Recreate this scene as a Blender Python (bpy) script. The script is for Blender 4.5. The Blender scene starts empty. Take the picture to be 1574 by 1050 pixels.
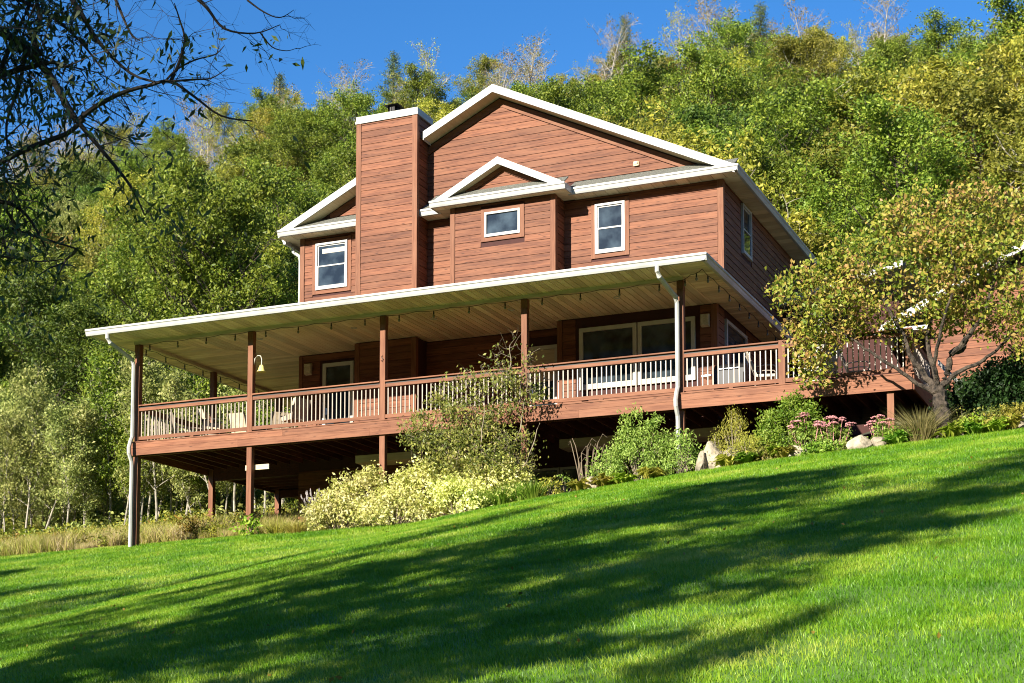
import bpy, math, random
import numpy as np
from mathutils import Vector, Matrix, Euler

S = bpy.context.scene
COL = S.collection
rad = math.radians

# ------------------------------------------------------------------ camera
cam_data = bpy.data.cameras.new("camera")
cam = bpy.data.objects.new("camera", cam_data)
COL.objects.link(cam)
CAM = (25.75, -34.07, -7.68)
cam.location = CAM
cam.rotation_euler = (math.pi / 2 + 0.0802, 0, 0.411)
cam_data.sensor_width = 36
cam_data.lens = 56.09
cam_data.shift_y = 0.2599
cam_data.clip_start = 0.2
cam_data.clip_end = 3000
S.camera = cam

# ------------------------------------------------------------------ sky, sun, exposure
SUN = Vector((-0.25, -1.0, 0.44)).normalized()       # direction towards the sun
EL = math.asin(SUN.z)
w = bpy.data.worlds.new("World")
S.world = w
w.use_nodes = True
nt = w.node_tree
nt.nodes.clear()
sky = nt.nodes.new("ShaderNodeTexSky")
sky.sky_type = 'NISHITA'
sky.sun_disc = False
sky.sun_elevation = EL
sky.sun_rotation = math.atan2(SUN.x, SUN.y)
sky.altitude = 1500
sky.air_density = 1.0
sky.dust_density = 0.35
sky.ozone_density = 3.0
bg = nt.nodes.new("ShaderNodeBackground")
bg.inputs['Strength'].default_value = 0.09
wo = nt.nodes.new("ShaderNodeOutputWorld")
hsv = nt.nodes.new("ShaderNodeHueSaturation")       # clear autumn air: a deeper blue all over
hsv.inputs['Saturation'].default_value = 1.27
hsv.inputs['Hue'].default_value = 0.504
nt.links.new(sky.outputs[0], hsv.inputs['Color'])
nt.links.new(hsv.outputs[0], bg.inputs['Color'])
nt.links.new(bg.outputs[0], wo.inputs['Surface'])
sd = bpy.data.lights.new("sun", 'SUN')
sd.energy = 5.0
sd.angle = rad(0.5)
sd.color = (1.0, 0.93, 0.80)
sun = bpy.data.objects.new("sun", sd)
COL.objects.link(sun)
sun.rotation_euler = SUN.to_track_quat('Z', 'Y').to_euler()
sun.location = (0, -60, 40)
S.view_settings.view_transform = 'Standard'
S.view_settings.look = 'None'
S.view_settings.exposure = 1.28
S.view_settings.gamma = 1.0
S.view_settings.use_curve_mapping = False
S.render.engine = 'CYCLES'
S.cycles.max_bounces = 5
S.cycles.diffuse_bounces = 3
S.cycles.glossy_bounces = 3
S.cycles.transmission_bounces = 3
S.cycles.transparent_max_bounces = 6
S.cycles.use_denoising = True
S.cycles.denoiser = 'OPENIMAGEDENOISE'
S.cycles.denoising_input_passes = 'RGB_ALBEDO_NORMAL'
S.cycles.denoising_prefilter = 'ACCURATE'
S.cycles.filter_width = 1.05
S.cycles.use_adaptive_sampling = True
S.cycles.adaptive_threshold = 0.01


# ------------------------------------------------------------------ helpers
def tag(o, label=None, cat=None, group=None, kind=None):
    if label: o['label'] = label
    if cat: o['category'] = cat
    if group: o['group'] = group
    if kind: o['kind'] = kind
    return o


def thing(name, loc, label, cat, group=None, rz=0.0):
    o = bpy.data.objects.new(name, None)
    o.empty_display_size = 0.2
    COL.objects.link(o)
    o.location = loc
    o.rotation_euler = (0, 0, rz)
    return tag(o, label, cat, group)


def wloc(o):
    """world location of an unrotated thing or part"""
    v = Vector((0, 0, 0))
    while o is not None:
        v = v + Vector(o.location)
        o = o.parent
    return v


class MB:
    def __init__(s):
        s.v = []; s.f = []; s.m = []

    def quad(s, a, b, c, d, mi=0):
        n = len(s.v); s.v += [tuple(a), tuple(b), tuple(c), tuple(d)]
        s.f.append((n, n + 1, n + 2, n + 3)); s.m.append(mi)

    def poly(s, pts, mi=0):
        n = len(s.v); s.v += [tuple(p) for p in pts]
        s.f.append(tuple(range(n, n + len(pts)))); s.m.append(mi)

    def box(s, x0, x1, y0, y1, z0, z1, mi=0):
        n = len(s.v)
        s.v += [(x0, y0, z0), (x1, y0, z0), (x1, y1, z0), (x0, y1, z0), (x0, y0, z1), (x1, y0, z1), (x1, y1, z1), (x0, y1, z1)]
        for q in ((0, 3, 2, 1), (4, 5, 6, 7), (0, 1, 5, 4), (1, 2, 6, 5), (2, 3, 7, 6), (3, 0, 4, 7)):
            s.f.append(tuple(n + i for i in q)); s.m.append(mi)
        return s

    def prism(s, a, b, mi=0):
        """loft between two equal-length loops a and b, capped"""
        n = len(s.v); k = len(a)
        s.v += [tuple(p) for p in a] + [tuple(p) for p in b]
        for i in range(k):
            j = (i + 1) % k
            s.f.append((n + i, n + j, n + k + j, n + k + i)); s.m.append(mi)
        s.f.append(tuple(n + i for i in reversed(range(k)))); s.m.append(mi)
        s.f.append(tuple(n + k + i for i in range(k))); s.m.append(mi)
        return s

    def tube(s, pts, r, n=6, mi=0, flat=None):
        pts = [Vector(p) for p in pts]
        if not hasattr(r, '__len__'): r = [r] * len(pts)
        base = len(s.v)
        up = Vector((0, 0, 1))
        for i, p in enumerate(pts):
            if i == 0: d = pts[1] - p
            elif i == len(pts) - 1: d = p - pts[i - 1]
            else: d = pts[i + 1] - pts[i - 1]
            d.normalize()
            ref = up if abs(d.z) < 0.9 else Vector((1, 0, 0))
            a = d.cross(ref).normalized(); b = a.cross(d).normalized()
            for k in range(n):
                t = 2 * math.pi * (k + 0.5) / n
                s.v.append(tuple(p + a * (math.cos(t) * r[i] * (flat or 1)) + b * (math.sin(t) * r[i])))
        for i in range(len(pts) - 1):
            for k in range(n):
                q = (k + 1) % n
                s.f.append((base + i * n + k, base + i * n + q, base + (i + 1) * n + q, base + (i + 1) * n + k)); s.m.append(mi)
        s.f.append(tuple(base + k for k in reversed(range(n)))); s.m.append(mi)
        s.f.append(tuple(base + (len(pts) - 1) * n + k for k in range(n))); s.m.append(mi)
        return s

    def lathe(s, prof, c=(0, 0, 0), n=16, mi=0):
        base = len(s.v)
        for r, z in prof:
            for k in range(n):
                t = 2 * math.pi * k / n
                s.v.append((c[0] + r * math.cos(t), c[1] + r * math.sin(t), c[2] + z))
        for i in range(len(prof) - 1):
            for k in range(n):
                q = (k + 1) % n
                s.f.append((base + i * n + k, base + i * n + q, base + (i + 1) * n + q, base + (i + 1) * n + k)); s.m.append(mi)
        return s

    def mesh(s, name, mats, off=(0, 0, 0), smooth=False):
        me = bpy.data.meshes.new(name)
        ox, oy, oz = off
        me.from_pydata([(x - ox, y - oy, z - oz) for x, y, z in s.v], [], s.f)
        if not isinstance(mats, (list, tuple)): mats = [mats]
        for m in mats: me.materials.append(m)
        if len(mats) > 1: me.polygons.foreach_set('material_index', s.m)
        if smooth: me.polygons.foreach_set('use_smooth', [True] * len(s.f))
        me.update()
        return me

    def build(s, name, mats, parent=None, centre=False, smooth=False):
        """world-space geometry linked as one object, stored relative to its parent (or to its own centre)"""
        base = wloc(parent) if parent is not None else Vector((0, 0, 0))
        loc = Vector((0, 0, 0))
        if centre:
            a = np.array(s.v); c = (a.min(0) + a.max(0)) / 2
            if parent is None: c[2] = a[:, 2].min()
            loc = Vector(c) - base
        me = s.mesh(name, mats, base + loc, smooth)
        o = bpy.data.objects.new(name, me)
        COL.objects.link(o)
        o.parent = parent
        o.location = loc
        return o


def inst(me, name, parent, loc, rot=(0, 0, 0), scale=(1, 1, 1)):
    o = bpy.data.objects.new(name, me)
    COL.objects.link(o)
    o.parent = parent
    o.location = loc; o.rotation_euler = rot; o.scale = scale
    return o


def bx(name, mat, parent, *c):
    return MB().box(*c).build(name, mat, parent, centre=True)


# ------------------------------------------------------------------ materials
def N(nt, t, **kw):
    n = nt.nodes.new(t)
    for k, v in kw.items():
        if k.startswith('i_'):
            n.inputs[k[2:].replace('_', ' ')].default_value = v
        else: setattr(n, k, v)
    return n


def newmat(name):
    m = bpy.data.materials.new(name)
    m.use_nodes = True
    nt = m.node_tree
    nt.nodes.clear()
    out = N(nt, 'ShaderNodeOutputMaterial')
    bs = N(nt, 'ShaderNodeBsdfPrincipled')
    nt.links.new(bs.outputs[0], out.inputs[0])
    return m, nt, bs, out


def col4(c): return (c[0], c[1], c[2], 1)


def plain(name, c, rough=0.6, var=0.12, scale=6.0, metal=0.0, spec=0.4, bump=0.0, c2=None, bscale=None):
    m, nt, bs, out = newmat(name)
    L = nt.links.new
    tc = N(nt, 'ShaderNodeTexCoord'); oi = N(nt, 'ShaderNodeObjectInfo')
    add = N(nt, 'ShaderNodeVectorMath', operation='ADD')
    mul = N(nt, 'ShaderNodeMath', operation='MULTIPLY'); mul.inputs[1].default_value = 37.0
    L(oi.outputs['Random'], mul.inputs[0]); L(tc.outputs['Object'], add.inputs[0]); L(mul.outputs[0], add.inputs[1])
    no = N(nt, 'ShaderNodeTexNoise', i_Scale=scale, i_Detail=6.0, i_Roughness=0.65)
    L(add.outputs[0], no.inputs['Vector'])
    mx = N(nt, 'ShaderNodeMix', data_type='RGBA')
    c2 = c2 or tuple(x * (1 - var * 2) for x in c)
    mx.inputs[6].default_value = col4(c2); mx.inputs[7].default_value = col4(tuple(min(1, x * (1 + var * .4)) for x in c))
    mr = N(nt, 'ShaderNodeMapRange'); mr.inputs[1].default_value = 0.35; mr.inputs[2].default_value = 0.62
    L(no.outputs[0], mr.inputs[0]); L(mr.outputs[0], mx.inputs[0]); L(mx.outputs[2], bs.inputs['Base Color'])
    bs.inputs['Roughness'].default_value = rough; bs.inputs['Metallic'].default_value = metal
    bs.inputs['Specular IOR Level'].default_value = spec
    if bump:
        b = N(nt, 'ShaderNodeBump', i_Strength=bump, i_Distance=0.02)
        n2 = N(nt, 'ShaderNodeTexNoise', i_Scale=bscale or scale * 4, i_Detail=4.0)
        L(add.outputs[0], n2.inputs['Vector']); L(n2.outputs[0], b.inputs['Height']); L(b.outputs[0], bs.inputs['Normal'])
    return m


def wood(name, c, dark, axis, rough=0.62, tint=0.24, knots=True, warm=None):
    """stained timber: grain drawn out along axis, board to board variation, knots, weathering"""
    m, nt, bs, out = newmat(name)
    L = nt.links.new
    tc = N(nt, 'ShaderNodeTexCoord'); oi = N(nt, 'ShaderNodeObjectInfo')
    mul = N(nt, 'ShaderNodeMath', operation='MULTIPLY'); mul.inputs[1].default_value = 61.0
    add = N(nt, 'ShaderNodeVectorMath', operation='ADD')
    L(oi.outputs['Random'], mul.inputs[0]); L(tc.outputs['Object'], add.inputs[0]); L(mul.outputs[0], add.inputs[1])
    mp = N(nt, 'ShaderNodeMapping')
    sc = [13.0, 13.0, 13.0]; sc['xyz'.index(axis)] = 0.8
    mp.inputs['Scale'].default_value = sc
    L(add.outputs[0], mp.inputs[0])
    g = N(nt, 'ShaderNodeTexNoise', i_Scale=1.6, i_Detail=7.0, i_Roughness=0.7, i_Distortion=0.6)
    L(mp.outputs[0], g.inputs['Vector'])
    big = N(nt, 'ShaderNodeTexNoise', i_Scale=1.1, i_Detail=3.0)
    L(add.outputs[0], big.inputs['Vector'])
    mr = N(nt, 'ShaderNodeMapRange'); mr.inputs[1].default_value = 0.40; mr.inputs[2].default_value = 0.58
    L(g.outputs[0], mr.inputs[0])
    mx = N(nt, 'ShaderNodeMix', data_type='RGBA')
    mx.inputs[6].default_value = col4(dark); mx.inputs[7].default_value = col4(c)
    L(mr.outputs[0], mx.inputs[0])
    mx2 = N(nt, 'ShaderNodeMix', data_type='RGBA')
    mx2.inputs[7].default_value = col4(warm or (c[0] * 1.12, c[1] * 1.3, c[2] * 1.45))
    mr2 = N(nt, 'ShaderNodeMapRange'); mr2.inputs[1].default_value = 0.48; mr2.inputs[2].default_value = 0.75; mr2.inputs[4].default_value = 0.55
    L(big.outputs[0], mr2.inputs[0]); L(mr2.outputs[0], mx2.inputs[0]); L(mx.outputs[2], mx2.inputs[6])
    hs = N(nt, 'ShaderNodeHueSaturation')
    mrv = N(nt, 'ShaderNodeMapRange'); mrv.inputs[3].default_value = 1 - tint; mrv.inputs[4].default_value = 1 + tint * .6
    L(oi.outputs['Random'], mrv.inputs[0]); L(mrv.outputs[0], hs.inputs['Value'])
    last = mx2.outputs[2]
    if knots:
        mpk = N(nt, 'ShaderNodeMapping')
        sk = [9.0, 9.0, 9.0]; sk['xyz'.index(axis)] = 2.6
        mpk.inputs['Scale'].default_value = sk
        L(add.outputs[0], mpk.inputs[0])
        vo = N(nt, 'ShaderNodeTexVoronoi', i_Scale=1.0)
        L(mpk.outputs[0], vo.inputs['Vector'])
        mrk = N(nt, 'ShaderNodeMapRange'); mrk.inputs[1].default_value = 0.06; mrk.inputs[2].default_value = 0.17
        mrk.inputs[3].default_value = 0.75; mrk.inputs[4].default_value = 0.0
        L(vo.outputs['Distance'], mrk.inputs[0])
        mk = N(nt, 'ShaderNodeMix', data_type='RGBA')
        mk.inputs[7].default_value = col4(tuple(x * .35 for x in dark))
        L(mrk.outputs[0], mk.inputs[0]); L(last, mk.inputs[6]); last = mk.outputs[2]
    L(last, hs.inputs['Color']); L(hs.outputs[0], bs.inputs['Base Color'])
    bs.inputs['Roughness'].default_value = rough
    bs.inputs['Specular IOR Level'].default_value = 0.22
    b = N(nt, 'ShaderNodeBump', i_Strength=0.35, i_Distance=0.006)
    L(g.outputs[0], b.inputs['Height']); L(b.outputs[0], bs.inputs['Normal'])
    return m


def leafmat(name, cols, trans=0.42, rough=0.5, spec=0.35, posvar=None):
    """leaves: colour picked per leaf, some light passing through"""
    m, nt, bs, out = newmat(name)
    L = nt.links.new
    ge = N(nt, 'ShaderNodeNewGeometry')
    cr = N(nt, 'ShaderNodeValToRGB')
    cr.color_ramp.interpolation = 'LINEAR'
    el = cr.color_ramp.elements
    n = len(cols)
    el[0].position = 0; el[0].color = col4(cols[0]); el[1].position = 1; el[1].color = col4(cols[-1])
    for i in range(1, n - 1):
        e = el.new(i / (n - 1)); e.color = col4(cols[i])
    oi = N(nt, 'ShaderNodeObjectInfo')
    no = N(nt, 'ShaderNodeTexNoise', i_Scale=posvar or 0.9, i_Detail=2.0)
    tc = N(nt, 'ShaderNodeTexCoord')
    L(tc.outputs['Object'], no.inputs['Vector'])
    a = N(nt, 'ShaderNodeMath', operation='MULTIPLY_ADD'); a.inputs[1].default_value = 0.55
    b = N(nt, 'ShaderNodeMath', operation='MULTIPLY_ADD'); b.inputs[1].default_value = 1.1; b.inputs[2].default_value = -0.33
    L(no.outputs[0], b.inputs[0]); L(ge.outputs['Random Per Island'], a.inputs[0]); L(b.outputs[0], a.inputs[2])
    L(a.outputs[0], cr.inputs[0])
    hs = N(nt, 'ShaderNodeHueSaturation')
    mh = N(nt, 'ShaderNodeMapRange'); mh.inputs[3].default_value = 0.487; mh.inputs[4].default_value = 0.513
    mv = N(nt, 'ShaderNodeMapRange'); mv.inputs[3].default_value = 0.8; mv.inputs[4].default_value = 1.2
    L(oi.outputs['Random'], mh.inputs[0]); L(oi.outputs['Random'], mv.inputs[0])
    L(mh.outputs[0], hs.inputs['Hue']); L(mv.outputs[0], hs.inputs['Value']); L(cr.outputs[0], hs.inputs['Color'])
    bs.inputs['Roughness'].default_value = rough; bs.inputs['Specular IOR Level'].default_value = spec
    L(hs.outputs[0], bs.inputs['Base Color'])
    tr = N(nt, 'ShaderNodeBsdfTranslucent'); L(hs.outputs[0], tr.inputs['Color'])
    mx = N(nt, 'ShaderNodeMixShader'); mx.inputs[0].default_value = trans
    L(bs.outputs[0], mx.inputs[1]); L(tr.outputs[0], mx.inputs[2]); L(mx.outputs[0], out.inputs[0])
    return m


RED = (0.205, 0.075, 0.034); RED_D = (0.110, 0.035, 0.016)
M = {}
for ax in 'xyz':
    M['wood_' + ax] = wood('red stained cedar ' + ax, RED, RED_D, ax)
    M['trimwood_' + ax] = wood('red stained trim ' + ax, (0.205, 0.082, 0.040), (0.140, 0.050, 0.023), ax, tint=0.14, knots=False)
    M['rim_' + ax] = wood('weathered red rim board ' + ax, (0.235, 0.094, 0.046), (0.15, 0.053, 0.025), ax, tint=0.16)
    M['tan_' + ax] = wood('tan ceiling board ' + ax, (0.74, 0.61, 0.40), (0.62, 0.49, 0.30), ax, tint=0.26, knots=False, rough=0.5)
M['core'] = plain('dark red wall backing', (0.05, 0.012, 0.008), 0.8)
M['white'] = plain('white aluminium trim', (0.45, 0.44, 0.41), 0.45, var=0.12, scale=1.1)
M['cream'] = plain('cream painted frame', (0.52, 0.49, 0.40), 0.5, var=0.06, scale=2)
M['baluster'] = plain('white baluster paint', (0.33, 0.27, 0.21), 0.4, var=0.05)
M['dark'] = plain('dark fabric and shadowed metal', (0.03, 0.028, 0.026), 0.6)  # own dark colour of frames and tabletop; also the rail gap's painted shade
M['black'] = plain('black metal', (0.015, 0.015, 0.016), 0.45, metal=0.3)
M['steel'] = plain('galvanised metal', (0.55, 0.56, 0.57), 0.35, metal=0.8)
M['tanfab'] = plain('tan cushion fabric', (0.55, 0.45, 0.30), 0.85, var=0.15, scale=10)
M['creamfab'] = plain('cream sling fabric', (0.50, 0.46, 0.38), 0.8, var=0.08)
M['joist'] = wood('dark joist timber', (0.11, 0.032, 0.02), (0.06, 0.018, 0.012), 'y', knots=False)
M['shingle'] = plain('grey green shingles', (0.17, 0.17, 0.14), 0.9, var=0.35, scale=30, bump=0.5)
M['yellowglass'] = plain('amber glass shade', (0.75, 0.60, 0.22), 0.3, var=0.1)
M['bulb'] = plain('clear bulb glass', (0.16, 0.14, 0.10), 0.1, var=0.05, spec=0.8)
M['stone'] = plain('limestone boulder', (0.40, 0.34, 0.24), 0.9, var=0.4, scale=2.2, bump=0.8, bscale=9)
M['mulch'] = plain('dark mulch soil', (0.07, 0.045, 0.028), 0.95, var=0.4, scale=9, bump=1.0)
M['bark'] = plain('grey brown bark', (0.075, 0.056, 0.040), 0.9, var=0.5, scale=9, bump=1.0)
M['palebark'] = plain('pale grey bark', (0.36, 0.32, 0.25), 0.9, var=0.25, scale=5, bump=0.5)
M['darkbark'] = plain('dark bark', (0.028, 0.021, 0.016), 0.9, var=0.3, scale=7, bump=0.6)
M['twig'] = plain('grey twig', (0.27, 0.22, 0.15), 0.9, var=0.2)

mg, nt_, bs_, _o = newmat('window glass')
bs_.inputs['Base Color'].default_value = (0.022, 0.028, 0.034, 1)
bs_.inputs['Roughness'].default_value = 0.04
bs_.inputs['Specular IOR Level'].default_value = 0.5
bs_.inputs['IOR'].default_value = 1.5
_n2 = N(nt_, 'ShaderNodeTexNoise', i_Scale=2.2, i_Detail=4.0); _c = N(nt_, 'ShaderNodeValToRGB')
_c.color_ramp.elements[0].position = .42; _c.color_ramp.elements[0].color = (0.012, 0.016, 0.02, 1); _c.color_ramp.elements[1].position = .7; _c.color_ramp.elements[1].color = (0.05, 0.07, 0.085, 1)  # paler noise patches in the glass colour stand for reflections
_tc = N(nt_, 'ShaderNodeTexCoord'); nt_.links.new(_tc.outputs['Object'], _n2.inputs['Vector']); nt_.links.new(_n2.outputs[0], _c.inputs[0]); nt_.links.new(_c.outputs[0], bs_.inputs['Base Color'])
_n = N(nt_, 'ShaderNodeTexNoise', i_Scale=1.3); _b = N(nt_, 'ShaderNodeBump', i_Strength=0.03, i_Distance=0.05)
nt_.links.new(_n.outputs[0], _b.inputs['Height']); nt_.links.new(_b.outputs[0], bs_.inputs['Normal'])
M['glass'] = mg

# ------------------------------------------------------------------ terrain
EX = [-140, -40, -10, -3.4, 3.3, 8.9, 12, 14.7, 17.6, 22.5, 30, 70]
EZ = [-6.0, -4.2, -3.3, -3.03, -2.88, -2.74, -2.35, -2.08, -1.83, -1.58, -1.2, -0.3]


def smooth(t):
    t = np.clip(t, 0, 1); return t * t * (3 - 2 * t)


def bumps(x, y, s, seed=0.0):
    return (np.sin(x * s + 1.3 + seed) * np.cos(y * s * 1.17 - 0.6 + seed) + 0.5 * np.sin(x * s * 2.3 + y * s * 1.9 + seed * 2))


def H(x, y):
    x = np.asarray(x, float); y = np.asarray(y, float)
    e = np.interp(x, EX, EZ)
    lo = e + 0.238 * (np.maximum(y, -36) + 1) + 0.05 * (np.minimum(y, -36) + 36)
    up = 0.18 + 0.10 * smooth((x - 14) / 6)
    hi = e + up * (np.minimum(y, 16) + 1)
    base = np.where(y < -1, lo, hi)
    z16 = e + up * 17
    t = np.clip((y - 16) / 94, 0, 1.0)
    crest = 52.5 + 1.5 * np.sin(x * 0.05) + 3.5 * np.exp(-((x + 42) / 22) ** 2) - 7.0 * smooth((x + 3) / 20)
    hill = (crest - z16) * (0.78 * t + 0.22 * t * t) + bumps(x, y, 0.13) * 0.8 * smooth((y - 16) / 12)
    z = base + np.where(y > 16, hill, 0)
    z = np.where(y > 110, z + 2.0 * smooth((y - 110) / 20) - 0.25 * (y - 110), z)
    return z


def hz(x, y): return float(H(x, y))


def grid_sheet(name, xs, ys, mat, dz=0.0, mask=None, fn=None):
    X, Y = np.meshgrid(xs, ys)
    Z = (fn or H)(X, Y) + dz
    nx, ny = len(xs), len(ys)
    me = bpy.data.meshes.new(name)
    co = np.stack([X.ravel(), Y.ravel(), Z.ravel()], 1)
    i = np.arange(ny - 1)[:, None] * nx + np.arange(nx - 1)[None, :]
    q = np.stack([i, i + 1, i + nx + 1, i + nx], -1).reshape(-1, 4)
    if mask is not None:
        cx = co[q].mean(1); q = q[mask(cx[:, 0], cx[:, 1])]
    me.from_pydata(co.tolist(), [], q.tolist())
    me.materials.append(mat)
    me.polygons.foreach_set('use_smooth', [True] * len(me.polygons))
    o = bpy.data.objects.new(name, me)
    COL.objects.link(o)
    return o


def edge_y(x):
    """the far edge of the mown lawn"""
    return np.interp(x, [-60, -3, 0, 3.2, 5.2, 30], [1.0, 0.6, 1.2, 1.0, -1.05, -1.05])


m, nt, bs, out = newmat('hillside soil and litter')
no = N(nt, 'ShaderNodeTexNoise', i_Scale=0.7, i_Detail=8.0, i_Roughness=0.7)
tcn = N(nt, 'ShaderNodeTexCoord'); nt.links.new(tcn.outputs['Object'], no.inputs['Vector'])
cr = N(nt, 'ShaderNodeValToRGB'); cr.color_ramp.elements[0].color = (0.02, 0.022, 0.010, 1); cr.color_ramp.elements[1].color = (0.12, 0.11, 0.05, 1)
cr.color_ramp.elements[0].position = 0.35; cr.color_ramp.elements[1].position = 0.7
nt.links.new(no.outputs[0], cr.inputs[0]); nt.links.new(cr.outputs[0], bs.inputs['Base Color']); bs.inputs['Roughness'].default_value = 1
M['soil'] = m
m, nt, bs, out = newmat('lawn turf base')
no = N(nt, 'ShaderNodeTexNoise', i_Scale=1.1, i_Detail=8.0, i_Roughness=0.7)
tcn = N(nt, 'ShaderNodeTexCoord'); nt.links.new(tcn.outputs['Object'], no.inputs['Vector'])
cr = N(nt, 'ShaderNodeValToRGB'); cr.color_ramp.elements[0].color = (0.05, 0.12, 0.008, 1); cr.color_ramp.elements[1].color = (0.10, 0.19, 0.015, 1)
nt.links.new(no.outputs[0], cr.inputs[0]); nt.links.new(cr.outputs[0], bs.inputs['Base Color']); bs.inputs['Roughness'].default_value = 1
M['turf'] = m

gx = np.concatenate([np.linspace(-1500, -200, 14), np.linspace(-190, -30, 54), np.linspace(-28, 40, 120), np.linspace(44, 180, 40), np.linspace(200, 1500, 14)])
gy = np.concatenate([np.linspace(-900, -80, 30), np.linspace(-70, -30, 22), np.linspace(-29, 20, 110), np.linspace(22, 140, 70), np.linspace(150, 1500, 20)])


def ground_fn(x, y):
    z = H(x, y)
    z = np.where(y > 150, np.maximum(z, -30), z)
    z = z + 110 * smooth((-100 - y) / 210)        # unseen hill added behind the viewer to darken window reflections and low sky
    return z


tag(grid_sheet('ground', gx, gy, M['soil'], -0.05, fn=ground_fn), 'wooded hillside and soil rising behind the house', kind='structure')
lx = np.linspace(-40, 50, 181); ly = np.linspace(-45, 3, 97)
tag(grid_sheet('lawn', lx, ly, M['turf'], -0.01, mask=lambda x, y: y < edge_y(x) + 0.25), 'mown green lawn sloping up to the house', kind='structure')

# ================================================================== HOUSE
XL, XR, YW, YF, YB = 3.18, 15.18, 3.15, 2.5, 11.5
ROW = 0.18
GAP = 0.008


def rows(z0, z1, base=0.0):
    k = math.floor((z0 - base) / ROW + 1e-6)
    while base + k * ROW < z1 - 0.02:
        a = max(z0, base + k * ROW); b = min(z1, base + (k + 1) * ROW - GAP)
        if b - a > 0.025: yield a, b
        k += 1


rs = random.Random(4)
SIDING_N = [0]


def lap(plane, pos, u0a, u1a, u0b, u1b, z0, z1):
    """one lap board, proud at its lower edge; plane 'f' faces -Y, 'r' faces +X, 'l' faces -X"""
    def P(u, d, z):
        if plane == 'f': return (u, pos - d, z)
        if plane == 'r': return (pos + d, u, z)
        return (pos - d, u, z)
    a = [P(u0a, 0.001, z0), P(u0a, 0.024, z0), P(u0b, 0.012, z1), P(u0b, 0.001, z1)]
    b = [P(u1a, 0.001, z0), P(u1a, 0.024, z0), P(u1b, 0.012, z1), P(u1b, 0.001, z1)]
    if plane == 'f': a, b = b, a
    if plane == 'l': a, b = b, a
    return MB().prism(a, b)


def siding(parent, plane, pos, u0, u1, z0, z1, holes=(), clip=None, base=0.0, split=3.6):
    mat = M['wood_x'] if plane == 'f' else M['wood_y']
    for a, b in rows(z0, z1, base):
        lo, hi = [u0, u0], [u1, u1]
        if clip:
            ca, cb = clip(a), clip(b)
            if ca is None: continue
            if cb is None: cb = (sum(ca) / 2, sum(ca) / 2)
            lo = [max(u0, ca[0]), max(u0, cb[0])]; hi = [min(u1, ca[1]), min(u1, cb[1])]
            if hi[0] - lo[0] < 0.05: continue
            if hi[1] < lo[1]: hi[1] = lo[1] = (hi[1] + lo[1]) / 2
        segs = [(lo, hi)]
        for (hx0, hx1, hz0, hz1) in holes:
            if hz1 > a + 0.02 and hz0 < b - 0.02:
                ns = []
                for l, h in segs:
                    if hx1 <= l[0] or hx0 >= h[0]: ns.append((l, h)); continue
                    if hx0 > l[0] + 0.04: ns.append((l, [hx0, hx0]))
                    if hx1 < h[0] - 0.04: ns.append(([hx1, hx1], h))
                segs = ns
        out = []
        for l, h in segs:
            L_ = h[0] - l[0]
            if L_ > split * 1.5 and rs.random() < 0.7:
                c = l[0] + L_ * rs.uniform(0.3, 0.7)
                c = min(max(c, l[1] + .1), h[1] - .1) if h[1] > l[1] + .3 else c
                out += [(l, [c - .0025, c - .0025]), ([c + .0025, c + .0025], h)]
            else: out.append((l, h))
        for l, h in out:
            SIDING_N[0] += 1
            lap(plane, pos, l[0], h[0], l[1], h[1], a, b).build('siding_board', mat, parent, centre=True)


house = thing('house', (9.2, 7.3, -3.0), 'two storey red cedar sided house with white gabled eaves and wraparound porch roof', 'house')
CX = (XL + XR) / 2
RZ, EZV = 9.20, 6.12            # ridge and eave height of the main roof
OV = 0.45
SL = (RZ - EZV) / (CX - (XL - OV) + 0.0)


def roofz(x): return RZ - SL * abs(x - CX)


# backing volume of the walls
wall = MB()
wall.box(XL, XR, YW, YB, -3.4, 6.0)
wall.prism([(XL, YW, 6.0), (XR, YW, 6.0), (XR, YW, roofz(XR) - .16), (CX, YW, RZ - .16), (XL, YW, roofz(XL) - .16)],
           [(XL, YB, 6.0), (XR, YB, 6.0), (XR, YB, roofz(XR) - .16), (CX, YB, RZ - .16), (XL, YB, roofz(XL) - .16)])
wall.box(11.08, XR - .003, YF, YW, -0.30, 2.74)      # ground floor bay under the porch
wall.box(8.09, 10.99, YF, YW, 3.3, 6.0)              # upper bay with its own small gable
wall = wall.build('wall', M['core'], house)

GX = lambda z: ((CX - (RZ - .42 - z) / SL, CX + (RZ - .42 - z) / SL) if z < RZ - .42 else None)
# upper front, left of the chimney
wl = (3.56, 4.77, 4.38, 5.89)
siding(wall, 'f', YW, XL + .13, 5.30, 3.55, 5.99, [wl])
siding(wall, 'f', YW, XL, 5.30, 6.46, 8.9, clip=GX)
# between chimney and bay, right of the bay
wr = (11.74, 12.76, 4.38, 5.90)
siding(wall, 'f', YW, 7.07, 8.09, 3.5, 5.99)
siding(wall, 'f', YW, 10.99, XR - .13, 3.5, 5.99, [wr])
siding(wall, 'f', YW, 7.07, XR, 6.46, 8.9, clip=GX, split=4.0)
# bay
wd = (8.94, 10.17, 4.99, 5.86)
siding(wall, 'f', YF, 8.21, 10.87, 3.4, 5.99, [wd])
siding(wall, 'r', 10.99, YF + .12, YW, 3.4, 5.99)
# right side
ws = (4.75, 5.80, 4.50, 6.0)
siding(wall, 'r', XR, YW + .13, YB, 3.3, 5.99, [ws], split=5)
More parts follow.
